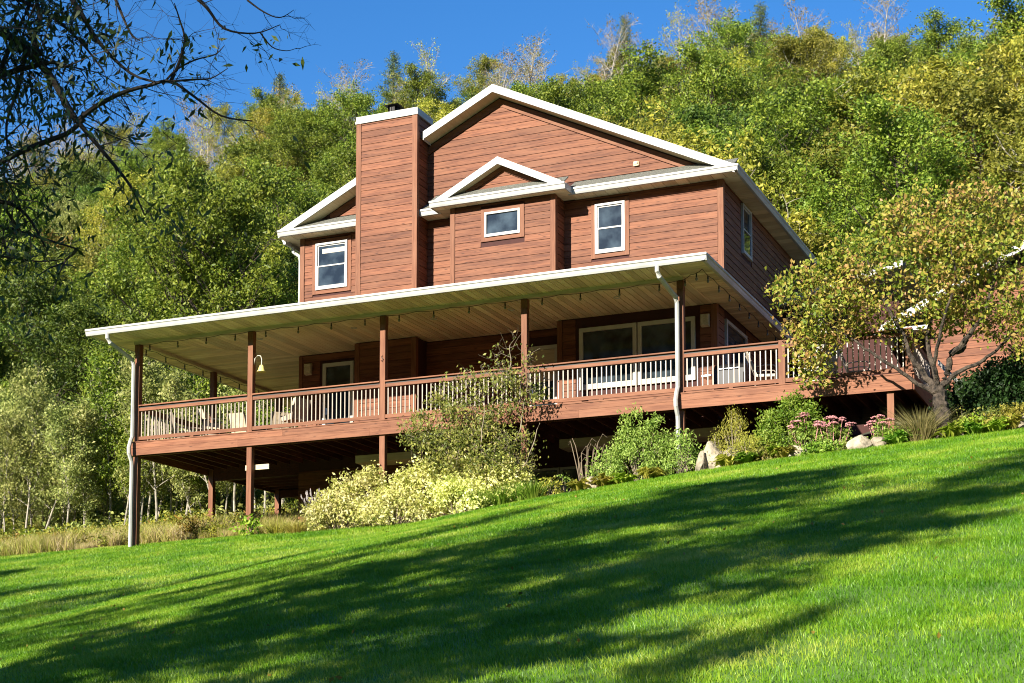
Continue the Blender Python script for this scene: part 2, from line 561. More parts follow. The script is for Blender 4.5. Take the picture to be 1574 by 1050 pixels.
# ground floor under the porch
D1 = (3.82, 4.99, -.05, 2.52); D2 = (9.9, 10.95, -.05, 2.38)
BW = (11.55, 14.78, 0.78, 2.55)
siding(wall, 'f', YW, XL + .1, 5.31, 0.02, 2.70, [D1], split=9)
siding(wall, 'f', YW, 7.07, 11.08, 0.02, 2.70, [D2], split=9)
siding(wall, 'f', YF, 11.2, XR - .13, 0.02, 2.70, [BW], split=4)
siding(wall, 'r', XR, YF + .13, YF + 7, 0.02, 2.70, [(3.15, 5.15, .9, 2.6)], split=9)

T = M['trimwood_x']; TZ = M['trimwood_z']; TY = M['trimwood_y']
for c in ((XL - .02, XL + .12, YW - .035, YW + .10, 3.5, 5.99), (XR - .12, XR + .03, YW - .035, YW + .12, 3.3, 5.99),
          (XL - .02, XL + .09, YW - .03, YW + .10, 0.0, 2.70),
          (8.07, 8.20, YF - .035, YF + .12, 3.3, 5.99), (10.88, 11.02, YF - .035, YF + .12, 3.3, 5.99),
          (11.06, 11.19, YF - .035, YF + .12, 0, 2.70), (XR - .12, XR + .03, YF - .035, YF + .12, 0.0, 2.70)):
    bx('corner_board', TZ, wall, *c)


def slope_board(name, mat, parent, x0, z0, x1, z1, y0, y1, h, centre=True):
    """a board following a rake: top edge through (x0,z0)-(x1,z1), depth h straight down"""
    return MB().prism([(x0, y0, z0 - h), (x1, y0, z1 - h), (x1, y0, z1), (x0, y0, z0)],
                      [(x0, y1, z0 - h), (x1, y1, z1 - h), (x1, y1, z1), (x0, y1, z0)]).build(name, mat, parent, centre=centre)


# frieze boards under the rakes
zf = lambda x: roofz(x) - .20
slope_board('frieze_board', T, wall, 7.07, zf(7.07), CX - .001, zf(CX), YW - .035, YW - .002, .20)
slope_board('frieze_board', T, wall, CX + .001, zf(CX), XR - .35, zf(XR - .35), YW - .035, YW - .002, .20)
slope_board('frieze_board', T, wall, 4.1, zf(4.1), 5.3, zf(5.3), YW - .035, YW - .002, .20)

# main roof: two slabs with shingle courses on top, rake overhang cut round the chimney
roof = thing('roof', (0, 0, 0), None, None)
roof.parent = house
roof.location = -Vector(house.location)
del_keys = [k for k in ('label', 'category') if k in roof.keys()]


def slab(x0, x1, y0, y1, zf_, th=.10, dz=0.0):
    return MB().prism([(x0, y0, zf_(x0) - th + dz), (x1, y0, zf_(x1) - th + dz), (x1, y0, zf_(x1) + dz), (x0, y0, zf_(x0) + dz)],
                      [(x0, y1, zf_(x0) - th + dz), (x1, y1, zf_(x1) - th + dz), (x1, y1, zf_(x1) + dz), (x0, y1, zf_(x0) + dz)])


def join(*mbs):
    r = MB()
    for b in mbs:
        n = len(r.v); r.v += b.v; r.f += [tuple(i + n for i in f) for f in b.f]; r.m += b.m
    return r


YR = 2.68
xl, xr = XL - OV, XR + OV
tag(join(slab(xl, 5.29, YR + .02, YB + .3, roofz), slab(5.29, 7.10, 3.37, YB + .3, roofz), slab(7.10, CX, YR + .02, YB + .3, roofz),
         slab(CX, xr, YR + .02, YB + .3, roofz)).build('shingles', M['shingle'], roof), kind='stuff')
# white rake boards on the gable front, tan underside boards
for x0, x1 in ((xl, 5.285), (7.19, CX), (CX, xr)):
    slope_board('rake_board', M['white'], roof, x0, roofz(x0) + .03, x1, roofz(x1) + .03, YR - .02, YR + .018, .205)
    slope_board('rake_soffit', M['tan_y'], roof, x0, roofz(x0) - .105, x1, roofz(x1) - .105, YR + .02, YW - .002, .05)
slope_board('rake_end', M['white'], roof, 7.17, roofz(7.17) + .03, 7.188, roofz(7.188) + .03, YR - .02, YW - .04, .235)


def gutter(parent, a, b, h=.14, wd=.12, outward=(0, -1), name='gutter'):
    """an eaves gutter from a to b (its bottom inner edge), moulded face outward"""
    ox, oy = outward
    prof = [(0, 0), (.55, 0), (.70, .25), (.82, .62), (1.0, .72), (1.0, 1.0), (.88, 1.0), (.82, .92), (0.08, .90), (0, .9)]
    la = [(a[0] + ox * p * wd, a[1] + oy * p * wd, a[2] + q * h) for p, q in prof]
    lb = [(b[0] + ox * p * wd, b[1] + oy * p * wd, b[2] + q * h) for p, q in prof]
    mb = MB().prism(la, lb)
    return mb.build(name, M['white'], parent, centre=True)


def soffit_boards(parent, x0, x1, y0, y1, z, along, step=.17, name='soffit_board', th=.02, clip=None):
    """boards side by side under an eave; along = 'x' or 'y' is the way each board runs"""
    k = 0
    mat = M['tan_' + along]
    p0, p1 = (x0, x1) if along == 'y' else (y0, y1)
    n = max(1, round((p1 - p0) / step)); st = (p1 - p0) / n
    for i in range(n):
        a = p0 + i * st; b = a + st - .013
        if along == 'y':
            ya0, yb0, ya1, yb1 = y0, y0, y1, y1
            if clip:
                (ya0, ya1), (yb0, yb1) = clip(a), clip(b)
                ya0, yb0 = max(ya0, y0), max(yb0, y0)
                if ya1 - ya0 < .02 and yb1 - yb0 < .02: continue
            MB().prism([(a, ya0, z), (b, yb0, z), (b, yb1, z), (a, ya1, z)], [(a, ya0, z + th), (b, yb0, z + th), (b, yb1, z + th), (a, ya1, z + th)]).build(name, mat, parent, centre=True)
        else:
            xa0, xb0, xa1, xb1 = x0, x0, x1, x1
            if clip:
                (xa0, xa1), (xb0, xb1) = clip(a), clip(b)
                if xa1 - xa0 < .02 and xb1 - xb0 < .02: continue
            MB().prism([(xa0, a, z), (xa1, a, z), (xb1, b, z), (xb0, b, z)], [(xa0, a, z + th), (xa1, a, z + th), (xb1, b, z + th), (xb0, b, z + th)]).build(name, mat, parent, centre=True)


# pent eave along the front, side eaves
ZS = 6.0
for x0, x1 in ((xl + .02, 5.29), (7.09, 7.70), (11.30, xr - .02)):
    soffit_boards(roof, x0, x1, YR + .04, YW - .002, ZS, 'y', step=.30)
    gutter(roof, (x0 - (.02 if x0 < 4 else 0), YR + .04, ZS - .02), (x1 + (.10 if x1 > 15 else 0), YR + .04, ZS - .02), h=.16)
    mb = MB().prism([(x0, YR - .03, ZS + .125), (x0, YW - .03, ZS + .43), (x0, YW - .03, ZS + .46), (x0, YR - .03, ZS + .155)],
                    [(x1, YR - .03, ZS + .125), (x1, YW - .03, ZS + .43), (x1, YW - .03, ZS + .46), (x1, YR - .03, ZS + .155)])
    mb.build('pent_shingles', M['shingle'], roof, centre=True)
gutter(roof, (xr - .02, YR - .06, ZS - .02), (xr - .02, YB + .3, ZS - .02), outward=(1, 0), h=.16)
gutter(roof, (xl + .02, YB, ZS - .12), (xl + .02, YR + .35, ZS - .12), outward=(-1, 0), h=.14)
soffit_boards(roof, XR, xr - .02, YW, YB, ZS - .001, 'x', step=.33)
soffit_boards(roof, xl + .02, XL, YW, YB, ZS - .001, 'x', step=.33)

# bay eave and small gable
bx0, bx1, by = 7.66, 11.38, 2.20
bc = (8.09 + 10.99) / 2
bslope = .50
bz = lambda x: 7.06 - bslope * abs(x - bc)
soffit_boards(roof, bx0, bx1, by + .02, YF - .04, ZS - .004, 'y', step=.30)
soffit_boards(roof, bx0, 8.085, YF - .04, YW - .04, ZS - .004, 'x', step=.30)
soffit_boards(roof, 11.0, bx1, YF - .04, YW - .04, ZS - .004, 'x', step=.30)
gutter(roof, (bx0 - .03, by + .02, ZS - .024), (bx1 + .03, by + .02, ZS - .024), h=.165)
MB().box(bx1 + .002, bx1 + .03, by + .025, YW - .5, ZS - .02, ZS + .14).build('fascia', M['white'], roof, centre=True)
MB().box(bx0 - .03, bx0 - .002, by + .025, YW - .5, ZS - .02, ZS + .14).build('fascia', M['white'], roof, centre=True)
MB().prism([(bx0, by - .05, ZS + .13), (bx0, YF - .03, ZS + .36), (bx0, YF - .03, ZS + .39), (bx0, by - .05, ZS + .16)],
           [(bx1, by - .05, ZS + .13), (bx1, YF - .03, ZS + .36), (bx1, YF - .03, ZS + .39), (bx1, by - .05, ZS + .16)]).build('pent_shingles', M['shingle'], roof, centre=True)
for (x0, x1) in ((bx0 + .10, bc), (bc, bx1 - .10)):
    slope_board('rake_board', M['white'], roof, x0, bz(x0) + .02, x1, bz(x1) + .02, by - .02, by + .012, .19)
    slope_board('rake_soffit', M['tan_y'], roof, x0, bz(x0) - .085, x1, bz(x1) - .085, by + .014, YF - .002, .04)
    tag(slab(x0, x1, by + .014, YW - .04, bz, th=.08, dz=.004).build('bay_shingles', M['shingle'], roof, centre=True), kind='stuff')
BG = MB()
BG.prism([(8.12, YF, 6.02), (10.96, YF, 6.02), (bc, YF, 6.90)], [(8.12, YW, 6.02), (10.96, YW, 6.02), (bc, YW, 6.90)])
BG.build('gable_backing', M['core'], wall)
zb = lambda x: bz(x) - .135
slope_board('frieze_board', T, wall, 8.5, zb(8.5), bc - .001, zb(bc), YF - .035, YF - .002, .13)
slope_board('frieze_board', T, wall, bc + .001, zb(bc), 10.58, zb(10.58), YF - .035, YF - .002, .13)
siding(wall, 'f', YF, 8.3, 10.8, 6.38, 6.8, clip=lambda z: ((bc - (6.78 - z) / bslope, bc + (6.78 - z) / bslope) if z < 6.78 else None))

# chimney
CHX0, CHX1, CHB, CHZ = 5.30, 7.07, 3.36, 8.72
ch = MB().box(CHX0, CHX1, YF, CHB, -.3, CHZ).build('chimney', M['core'], house)
siding(ch, 'f', YF, CHX0 + .12, CHX1 - .12, 3.45, CHZ - .01)
siding(ch, 'r', CHX1, YF + .10, CHB, 3.3, CHZ - .01, split=9)
siding(ch, 'f', YF, CHX0 + .12, CHX1 - .12, 0.02, 2.70)
for z0, z1 in ((3.3, CHZ), (0, 2.7)):
    bx('corner_board', TZ, ch, CHX0 - .03, CHX0 + .115, YF - .035, YF + .10, z0, z1)
    bx('corner_board', TZ, ch, CHX1 - .115, CHX1 + .03, YF - .035, YF + .09, z0, z1)
bx('chimney_cap', M['white'], ch, CHX0 - .05, CHX1 + .05, YF - .055, CHB + .05, CHZ - .035, CHZ + .035)
bx('chimney_cap', M['white'], ch, CHX0 - .035, CHX1 + .035, YF - .04, CHB + .035, CHZ + .037, CHZ + .16)
fl = MB().lathe([(.19, 0), (.19, .06), (.13, .10), (.13, .16)], (6.14, 2.98, CHZ + .16), 16).build('flue_collar', M['steel'], ch)
fc = MB()
fc.box(6.02, 6.26, 2.86, 3.10, CHZ + .30, CHZ + .33)
for i in range(5):
    for sx, sy in ((-.11 + i * .055, -.11), (-.11 + i * .055, .11), (-.11, -.11 + i * .055), (.11, -.11 + i * .055)):
        fc.box(6.14 + sx - .012, 6.14 + sx + .012, 2.98 + sy - .012, 2.98 + sy + .012, CHZ + .33, CHZ + .50)
fc.prism([(5.93, 2.77, CHZ + .50), (6.35, 2.77, CHZ + .50), (6.35, 3.19, CHZ + .50), (5.93, 3.19, CHZ + .50)],
         [(6.08, 2.92, CHZ + .56), (6.20, 2.92, CHZ + .56), (6.20, 3.04, CHZ + .56), (6.08, 3.04, CHZ + .56)])
fc.build('flue_cap', M['black'], ch)


def window(parent, plane, pos, u0, u1, z0, z1, style='double', trim=True, frame=None, fw=.055, tw=.11, name='window'):
    """window: frame > sashes, panes; trim boards round it"""
    frame = frame or M['white']

    def B(a, b, d0, d1, c, d):
        if plane == 'f': return (a, b, pos - d1, pos - d0, c, d)
        return (pos + d0, pos + d1, a, b, c, d)
    f = MB()
    f.box(*B(u0, u0 + fw, .0, .065, z0, z1)); f.box(*B(u1 - fw, u1, .0, .065, z0, z1))
    f.box(*B(u0 + fw, u1 - fw, .0, .065, z1 - fw, z1)); f.box(*B(u0 + fw, u1 - fw, .0, .075, z0, z0 + fw * 1.3))
    o = f.build(name, frame, parent)
    zm = (z0 + z1) / 2
    sw = .035
    if style == 'double':
        for (a, b, d) in ((zm - .005, z1 - fw, .02), (z0 + fw * 1.3, zm + .02, .045)):
            s = MB()
            s.box(*B(u0 + fw, u0 + fw + sw, d - .02, d + .008, a, b)); s.box(*B(u1 - fw - sw, u1 - fw, d - .02, d + .008, a, b))
            s.box(*B(u0 + fw + sw, u1 - fw - sw, d - .02, d + .008, a, a + sw)); s.box(*B(u0 + fw + sw, u1 - fw - sw, d - .02, d + .008, b - sw, b))
            s.build('sash', frame, o)
            MB().box(*B(u0 + fw + sw, u1 - fw - sw, d - .016, d - .008, a + sw, b - sw)).build('pane', M['glass'], o)
    else:
        MB().box(*B(u0 + fw, u1 - fw, .012, .02, z0 + fw * 1.3, z1 - fw)).build('pane', M['glass'], o)
    if trim:
        for c in ((u0 - tw, u0 - .002, z0 - tw, z1 + tw), (u1 + .002, u1 + tw, z0 - tw, z1 + tw)):
            MB().box(*B(c[0], c[1], .0, .04, c[2], c[3])).build('window_trim', TZ, parent, centre=True)
        for c in ((u0 - .001, u1 + .001, z1 + .002, z1 + tw), (u0 - .001, u1 + .001, z0 - tw, z0 - .002)):
            MB().box(*B(c[0], c[1], .0, .038, c[2], c[3])).build('window_trim', T, parent, centre=True)
    return o


w1 = window(house, 'f', YW, 3.67, 4.66, 4.49, 5.79)
MB().box(3.86, 4.56, YW - .017, YW - .0125, 5.50, 5.63).build('blind', M['creamfab'], w1)
window(house, 'f', YW, 11.85, 12.65, 4.50, 5.79)
window(house, 'f', YF, 9.06, 10.05, 5.10, 5.75, style='single')
window(house, 'r', XR, 4.85, 5.70, 4.62, 5.92, trim=False)
# ground floor glazing under the porch
window(house, 'f', YF, 11.66, 13.17, .88, 2.44, style='single', frame=M['cream'], trim=False, fw=.10)
window(house, 'f', YF, 13.20, 14.66, .88, 2.44, style='single', frame=M['cream'], trim=False, fw=.10)
window(house, 'r', XR, 3.2, 5.1, .95, 2.5, style='single', frame=M['white'], trim=False, fw=.09)


def door(u0, u1, z1, frame, panel):
    o = window(house, 'f', YW, u0, u1, .10, z1, style='single', frame=frame, trim=False, fw=.10, name='door')
    MB().box(u0 - .02, u1 + .02, YW - .09, YW - .002, -.0, .095).build('door_sill', M['white'], o)
    MB().box(u0 + .13, u0 + .16, YW - .10, YW - .065, 1.0, 1.18).build('door_handle', M['steel'], o)
    if panel:
        MB().box(u0 + .11, u1 - .11, YW - .04, YW - .022, 1.35, z1 - .11).build('blind', M['tan_x'], o)
    return o


door(3.93, 4.89, 2.42, M['cream'], False)
door(10.0, 10.84, 2.28, M['cream'], True)
# basement
window(house, 'f', YW, 9.55, 10.86, -1.95, -.90, style='single', frame=M['cream'], trim=False, fw=.06)
window(house, 'f', YW, 10.88, 12.1, -1.95, -.90, style='single', frame=M['cream'], trim=False, fw=.06)
siding(wall, 'f', YW, XL, 9.4, -2.3, -.5, split=9, base=.0)
# tan undersides of the two projecting bays below deck level
bx('bay_underside', M['tan_x'], house, 11.10, XR, YF - .0, YW - .003, -.52, -.305)
bx('bay_underside', M['tan_x'], house, 5.30, 7.07, YF - .0, YW - .003, -.50, -.305)
# small gable vent
vt = MB().box(12.90, 13.03, YW - .07, YW - .026, 6.64, 6.75)
vt.box(12.92, 13.01, YW - .10, YW - .07, 6.68, 6.74)
vt.build('gable_vent', M['tan_x'], house)
# left downspout of the upper roof
MB().tube([(2.80, 3.35, 5.88), (2.80, 3.35, 5.74), (3.08, 3.22, 5.55), (3.12, 3.20, 5.40), (3.12, 3.20, 3.62)], .045, 8).build('downspout', M['white'], house)

# ------------------------------------------------------------------ porch roof
PX0, PX1, PY0 = -.66, 15.87, -.93
PZ = 2.72
porch = thing('porch_roof', (0, 0, 0), None, None)
porch.parent = house
porch.location = -Vector(house.location)


def clipf(x):
    y1 = YW if x < 11.08 and not (CHX0 < x < CHX1) else YF
    if CHX0 < x < CHX1: y1 = YF
    if x < XL: y1 = max(PY0, x if x > 0 else x * 1.4)
    return (PY0, y1 - .004)


soffit_boards(porch, PX0, 15.07, PY0, YW, PZ, 'y', step=.17, name='ceiling_board', clip=clipf)


def clipl(y):
    return (PX0, min(XL, (y if y > 0 else y / 1.4)) - .008)


soffit_boards(porch, PX0, XL, PY0, 9.2, PZ, 'x', step=.17, name='ceiling_board', clip=clipl)
soffit_boards(porch, 15.11, PX1, PY0, 9.0, PZ, 'x', step=.17, name='ceiling_board', clip=lambda y: (15.11 if y < YF else XR + .03, PX1))
bx('ceiling_strip', M['tan_y'], porch, 15.07, 15.108, PY0, YF - .04, PZ - .015, PZ + .02)
# beams over the posts
for c in ((-.02, 15.12, .02, .16, PZ - .085, PZ - .002),):
    bx('beam', M['tan_x'], porch, *c)
bx('beam', M['tan_y'], porch, -.02, .12, .162, 9.1, PZ - .085, PZ - .002)
gutter(porch, (PX0 - .12, PY0, PZ - .01), (PX1 + .12, PY0, PZ - .01), h=.165, wd=.13)
gutter(porch, (PX1, PY0 - .10, PZ - .01), (PX1, 9.0, PZ - .01), h=.165, outward=(1, 0), wd=.13)
gutter(porch, (PX0, 9.2, PZ - .01), (PX0, PY0, PZ - .01), h=.165, outward=(-1, 0), wd=.13)
r = MB()
z0 = PZ + .15
s = .20
zt = z0 + s * (YW - PY0 + .05)
fy = PY0 - .10; fx = PX0 - .10
for dz in (0,):
    # front plane, left plane with a hip, narrow right plane
    r.poly([(fx, fy, z0), (PX1 + .10, fy, z0), (XR, YW, zt), (XL, YW, zt)])
    r.poly([(fx, 9.2, z0), (fx, fy, z0), (XL, YW, zt), (XL, 9.2, zt)])
    r.poly([(PX1 + .10, fy, z0), (PX1 + .10, 9.0, z0), (XR, 9.0, z0 + .3), (XR, YW, z0 + .45)])
    r.poly([(PX1 + .10, fy, z0), (XR, YW, z0 + .45), (XR, YW, zt)])
    n0 = len(r.v)
    r.box(fx, PX1 + .10, fy - .012, fy + .25, z0 - .012, z0 + .008)
tag(r.build('shingles', M['shingle'], porch), kind='stuff')

# recessed lights in the porch ceiling
for x in (3.22, 6.03, 8.3, 10.42, 13.16):
    o = MB().lathe([(.085, 0), (.085, -.012), (.06, -.012), (.055, .0)], (0, 0, 0), 16)
    inst(o.mesh('recessed_light', M['white']), 'recessed_light', porch, (x, 1.06, PZ - .001))

# downspouts of the porch roof
def spout(xb, post_x, name='downspout'):
    g = hz(post_x, .0)
    y0 = PY0 - .04
    mb = MB()
    mb.tube([(xb, y0, PZ + .02), (xb, y0, PZ - .12), (xb + .02, y0 + .08, PZ - .22), (post_x - .05, -.18, PZ - .52), (post_x - .04, -.10, PZ - .66),
             (post_x - .04, -.10, .16), (post_x - .05, -.16, .02), (post_x - .055, -.22, -.16), (post_x - .05, -.22, -.30), (post_x - .04, -.12, -.50), (post_x - .04, -.10, -.62), (post_x - .04, -.10, g + .0)],
            .052, 8, flat=1.15)
    return mb.build(name, M['white'], house, smooth=False)


spout(-.12, .11)
spout(14.84, 15.06)

# ------------------------------------------------------------------ wall lamps, post lamp
def sconce(x, y, zc, lab):
    t = thing('wall_lamp', (x, y, zc - .16), lab, 'wall lamp', 'lamps beside the porch doors and windows')
    bx('back_plate', M['cream'], t, x - .06, x + .06, y - .03, y - .022 + .02, zc - .12, zc + .12)
    MB().prism([(x - .10, y - .03, zc - .16), (x + .10, y - .03, zc - .16), (x + .10, y - .13, zc - .13), (x - .10, y - .13, zc - .13)],
               [(x - .10, y - .03, zc + .16), (x + .10, y - .03, zc + .16), (x + .10, y - .13, zc + .14), (x - .10, y - .13, zc + .14)]).build('lamp_shade', M['tanfab'], t)
    return t


sconce(3.50, YW - .026, 2.30, 'tan box wall lamp left of the glazed porch door')
sconce(14.93, YF - .026, 2.30, 'tan box wall lamp right of the wide porch window')

# ------------------------------------------------------------------ side roof behind the tree, garage
sr = MB().prism([(15.2, 8.6, 4.20), (18.6, 8.6, 4.95), (18.6, 8.6, 5.07), (15.2, 8.6, 4.32)], [(15.2, 12, 4.20), (18.6, 12, 4.95), (18.6, 12, 5.07), (15.2, 12, 4.32)])
sr = sr.build('side_roof', M['shingle'], house)
MB().prism([(15.2, 8.57, 4.16), (18.6, 8.57, 4.91), (18.6, 8.57, 5.06), (15.2, 8.57, 4.31)], [(15.2, 8.598, 4.16), (18.6, 8.598, 4.91), (18.6, 8.598, 5.06), (15.2, 8.598, 4.31)]).build('rake_board', M['white'], sr)
MB().box(15.21, 18.4, 9.1, 12, .5, 4.1).build('link_wall', M['core'], house)

GY = 8.0
gx0, gx1 = 19.28, 27.6
gar = thing('garage', ((gx0 + gx1) / 2, 11, -1), 'red cedar sided garage with a white gable rake behind the small tree', 'garage')
gc = (gx0 + gx1) / 2
GE = 3.02
gz = lambda x: GE + .5 * (gc - gx0 + 1.12) - .5 * abs(x - gc)
gw = MB().prism([(gx0, GY, -2.0), (gx1, GY, -2.0), (gx1, GY, 3.3), (gc, GY, gz(gc) - .15), (gx0, GY, 3.3)],
                [(gx0, 15, -2.0), (gx1, 15, -2.0), (gx1, 15, 3.3), (gc, 15, gz(gc) - .15), (gx0, 15, 3.3)]).build('wall', M['core'], gar)
ROW_ = ROW
ROW = .195
siding(gw, 'f', GY, gx0 + .11, gx1, -.6, 5.2, clip=lambda z: ((gx0 + .11, gx1) if z < 3.3 else ((gx0 + (z - 3.3) * 2, gx1 - (z - 3.3) * 2) if z < 5.1 else None)), split=5)
ROW = ROW_
bx('corner_board', TZ, gw, gx0 - .02, gx0 + .10, GY - .03, GY + .1, -1.2, 3.0)
slab(gx0 - 1.12, gc, GY - .45, 15.3, gz, .1).build('roof', M['shingle'], gar)
slab(gc, gx1 + 1.12, GY - .45, 15.3, gz, .1).build('roof', M['shingle'], gar)
slope_board('rake_board', M['white'], gar, gx0 - 1.12, gz(gx0 - 1.12) + .03, gc, gz(gc) + .03, GY - .49, GY - .452, .22)
slope_board('rake_board', M['white'], gar, gc, gz(gc) + .03, gx1 + 1.12, gz(gx1 + 1.12) + .03, GY - .49, GY - .452, .22)
MB().box(gx0 - 1.10, gx0 + .12, GY - .44, GY - .04, GE - .16, GE - .05).build('eave_return', M['white'], gar, centre=True)
MB().box(gx0 - 1.16, gx0 - .98, GY - .44, 15, GE - .20, GE - .05).build('gutter', M['white'], gar, centre=True)

# ================================================================== DECK
deck = thing('raised_deck', (10, 1.5, -2.8), 'raised red timber deck on posts with white balusters along the house front', 'deck')
DXE = 20.2
ra = M['rim_x']; rb = M['rim_x']
for x0, x1, yo in ((0, 4.62, 0), (4.623, 10.2, 0), (10.203, 15.06, 0), (15.063, DXE, -.03)):
    bx('rim_board', rb, deck, x0, x1, -.04 + yo, -.002 + yo, -.155, -.006)
for x0, x1, yo in ((0, 3.30, 0), (3.303, 7.1, 0), (7.103, 12.6, 0), (12.603, 15.06, 0), (15.063, DXE, -.03)):
    bx('rim_board', rb, deck, x0, x1, -.04 + yo, -.002 + yo, -.34, -.160)
bx('rim_board', M['wood_y'], deck, -.04, -.002, 0.0, 9.2, -.34, -.006)
bx('rim_board', M['wood_y'], deck, DXE + .002, DXE + .04, -.03, 4.9, -.34, -.006)
bx('rim_cap', ra, deck, -.05, 15.06, -.055, .03, -.003, .022)
bx('rim_cap', ra, deck, 15.063, DXE + .05, -.085, .03, -.003, .022)
# deck floor boards
for i in range(64):
    y0 = .035 + i * .142
    x0, x1 = 0.0, (DXE if y0 < 4.9 else XL - .01)
    if y0 > YF - .15 and y0 < 4.9:
        bx('floor_board', M['wood_x'], deck, 0.0, XL - .01 if y0 > YW - .14 else 5.27, y0, y0 + .136, -.028, -.001)
        if y0 < YW - .14: bx('floor_board', M['wood_x'], deck, 7.1, 11.05, y0, y0 + .136, -.028, -.001)
        bx('floor_board', M['wood_x'], deck, XR + .04, DXE, y0, y0 + .136, -.028, -.001)
    else:
        bx('floor_board', M['wood_x'], deck, x0, x1, y0, y0 + .136, -.028, -.001)
    if y0 > 9.0: break
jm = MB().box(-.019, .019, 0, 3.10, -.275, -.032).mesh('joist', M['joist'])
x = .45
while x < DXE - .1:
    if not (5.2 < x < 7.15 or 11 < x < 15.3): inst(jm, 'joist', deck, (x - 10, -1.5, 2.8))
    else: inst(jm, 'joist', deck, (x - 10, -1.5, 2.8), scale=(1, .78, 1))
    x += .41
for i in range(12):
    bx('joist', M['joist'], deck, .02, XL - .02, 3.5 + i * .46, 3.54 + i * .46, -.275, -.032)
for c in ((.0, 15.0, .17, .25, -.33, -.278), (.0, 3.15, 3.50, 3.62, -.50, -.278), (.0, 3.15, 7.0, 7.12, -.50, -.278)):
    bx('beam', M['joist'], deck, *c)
# posts: the five along the front carry the roof, the ones on the left side too
PW = .145
def post(x, y, z0, z1, nm='post'):
    return bx(nm, TZ, deck, x, x + PW, y, y + PW, z0, z1)
posts_x = (.02, 3.53, 7.35, 11.13, 14.98)
for px_ in posts_x:
    post(px_, .02, hz(px_, .1) - .2, PZ - .086)
    bx('post_collar', TZ, deck, px_ - .006, px_ + PW + .006, .014, .026 + PW, PZ - .30, PZ - .087)
for yy in (3.48, 6.98):
    post(.02, yy, hz(.1, yy) - .2, PZ - .086)
post(.02, 9.0, -1.4, PZ - .086)
post(19.65, .02, hz(19.7, .1) - .2, -.345)
post(17.3, .02, .024, 1.02, 'rail_post'); post(DXE - PW, .02, .024, 1.02, 'rail_post'); post(DXE - PW, 3.0, .024, 1.02, 'rail_post')
bx('post_brace', M['tan_x'], deck, 3.40, 4.10, .168, .205, -.93, -.80)
bm_ = MB().box(-.0125, .0125, -.0125, .0125, 0, .70).mesh('baluster', M['baluster'])
stops = [(.02 + PW, 3.53), (3.53 + PW, 7.35), (7.35 + PW, 11.13), (11.13 + PW, 14.98), (14.98 + PW, 17.3), (17.3 + PW, DXE - PW)]
for a, b in stops:
    bx('rail', T, deck, a + .002, b - .002, .035, .075, .075, .165)
    bx('rail', T, deck, a + .002, b - .002, .035, .075, .850, .928)
    bx('handrail_cap', ra, deck, a + .002, b - .002, -.005, .115, .975, 1.005)
    bx('cap_gap_shade', M['dark'], deck, a + .002, b - .002, .050, .060, .928, .975)  # thin dark strip put in the gap to stand for shade under the cap
    n = round((b - a) / .118)
    for i in range(n):
        x = a + (i + .5) * (b - a) / n
        inst(bm_, 'baluster', deck, (x - 10, .09 - 1.5, .16 + 2.8))
    bx('rail_block', TZ, deck, (a + b) / 2 - .045, (a + b) / 2 + .045, .03, .08, .023, .074)
for a, b in ((.165, 3.48), (3.625, 6.98), (7.125, 9.0)):
    bx('rail', TY, deck, .035, .075, a, b, .862, .955)
    bx('rail', TY, deck, .035, .075, a, b, .075, .165)
    bx('handrail_cap', TY, deck, -.01, .115, a, b, .975, 1.003)
    n = round((b - a) / .15)
    for i in range(n):
        inst(bm_, 'baluster', deck, (.09 - 10, a + (i + .5) * (b - a) / n - 1.5, .16 + 2.8), (0, 0, 0))
bx('rail', TY, deck, DXE - .11, DXE - .07, .17, 3.0, .862, .955)
bx('rail', TY, deck, DXE - .11, DXE - .07, .17, 3.0, .075, .165)
bx('handrail_cap', TY, deck, DXE - .15, DXE - .03, .17, 3.0, .975, 1.003)
for i in range(22):
    inst(bm_, 'baluster', deck, (DXE - .09 - 10, .22 + i * .128 - 1.5, .16 + 2.8))
# white skirt board of the steps at the deck's right end
st = thing('deck_steps', (20.9, 3.6, -1.2), 'steps with a white side board at the right end of the deck', 'steps')
MB().prism([(20.26, 3.2, .88), (20.26, 3.2, 1.02), (21.15, 3.2, -.02), (21.15, 3.2, -.16)], [(20.26, 3.25, .88), (20.26, 3.25, 1.02), (21.15, 3.25, -.02), (21.15, 3.25, -.16)]).build('side_board', M['white'], st)
for i in range(5):
    bx('tread', M['wood_y'], st, 20.27 + i * .27, 20.56 + i * .27, 3.28, 4.4, -.22 - i * .18, -.18 - i * .18)
MB().prism([(20.26, 3.26, -.5), (20.26, 3.26, -.05), (21.6, 3.26, -1.0), (21.6, 3.26, -1.35)], [(20.26, 3.29, -.5), (20.26, 3.29, -.05), (21.6, 3.29, -1.0), (21.6, 3.29, -1.35)]).build('stringer', M['wood_x'], st)

# ================================================================== PLANT BUILDERS
nprng = np.random.default_rng(11)


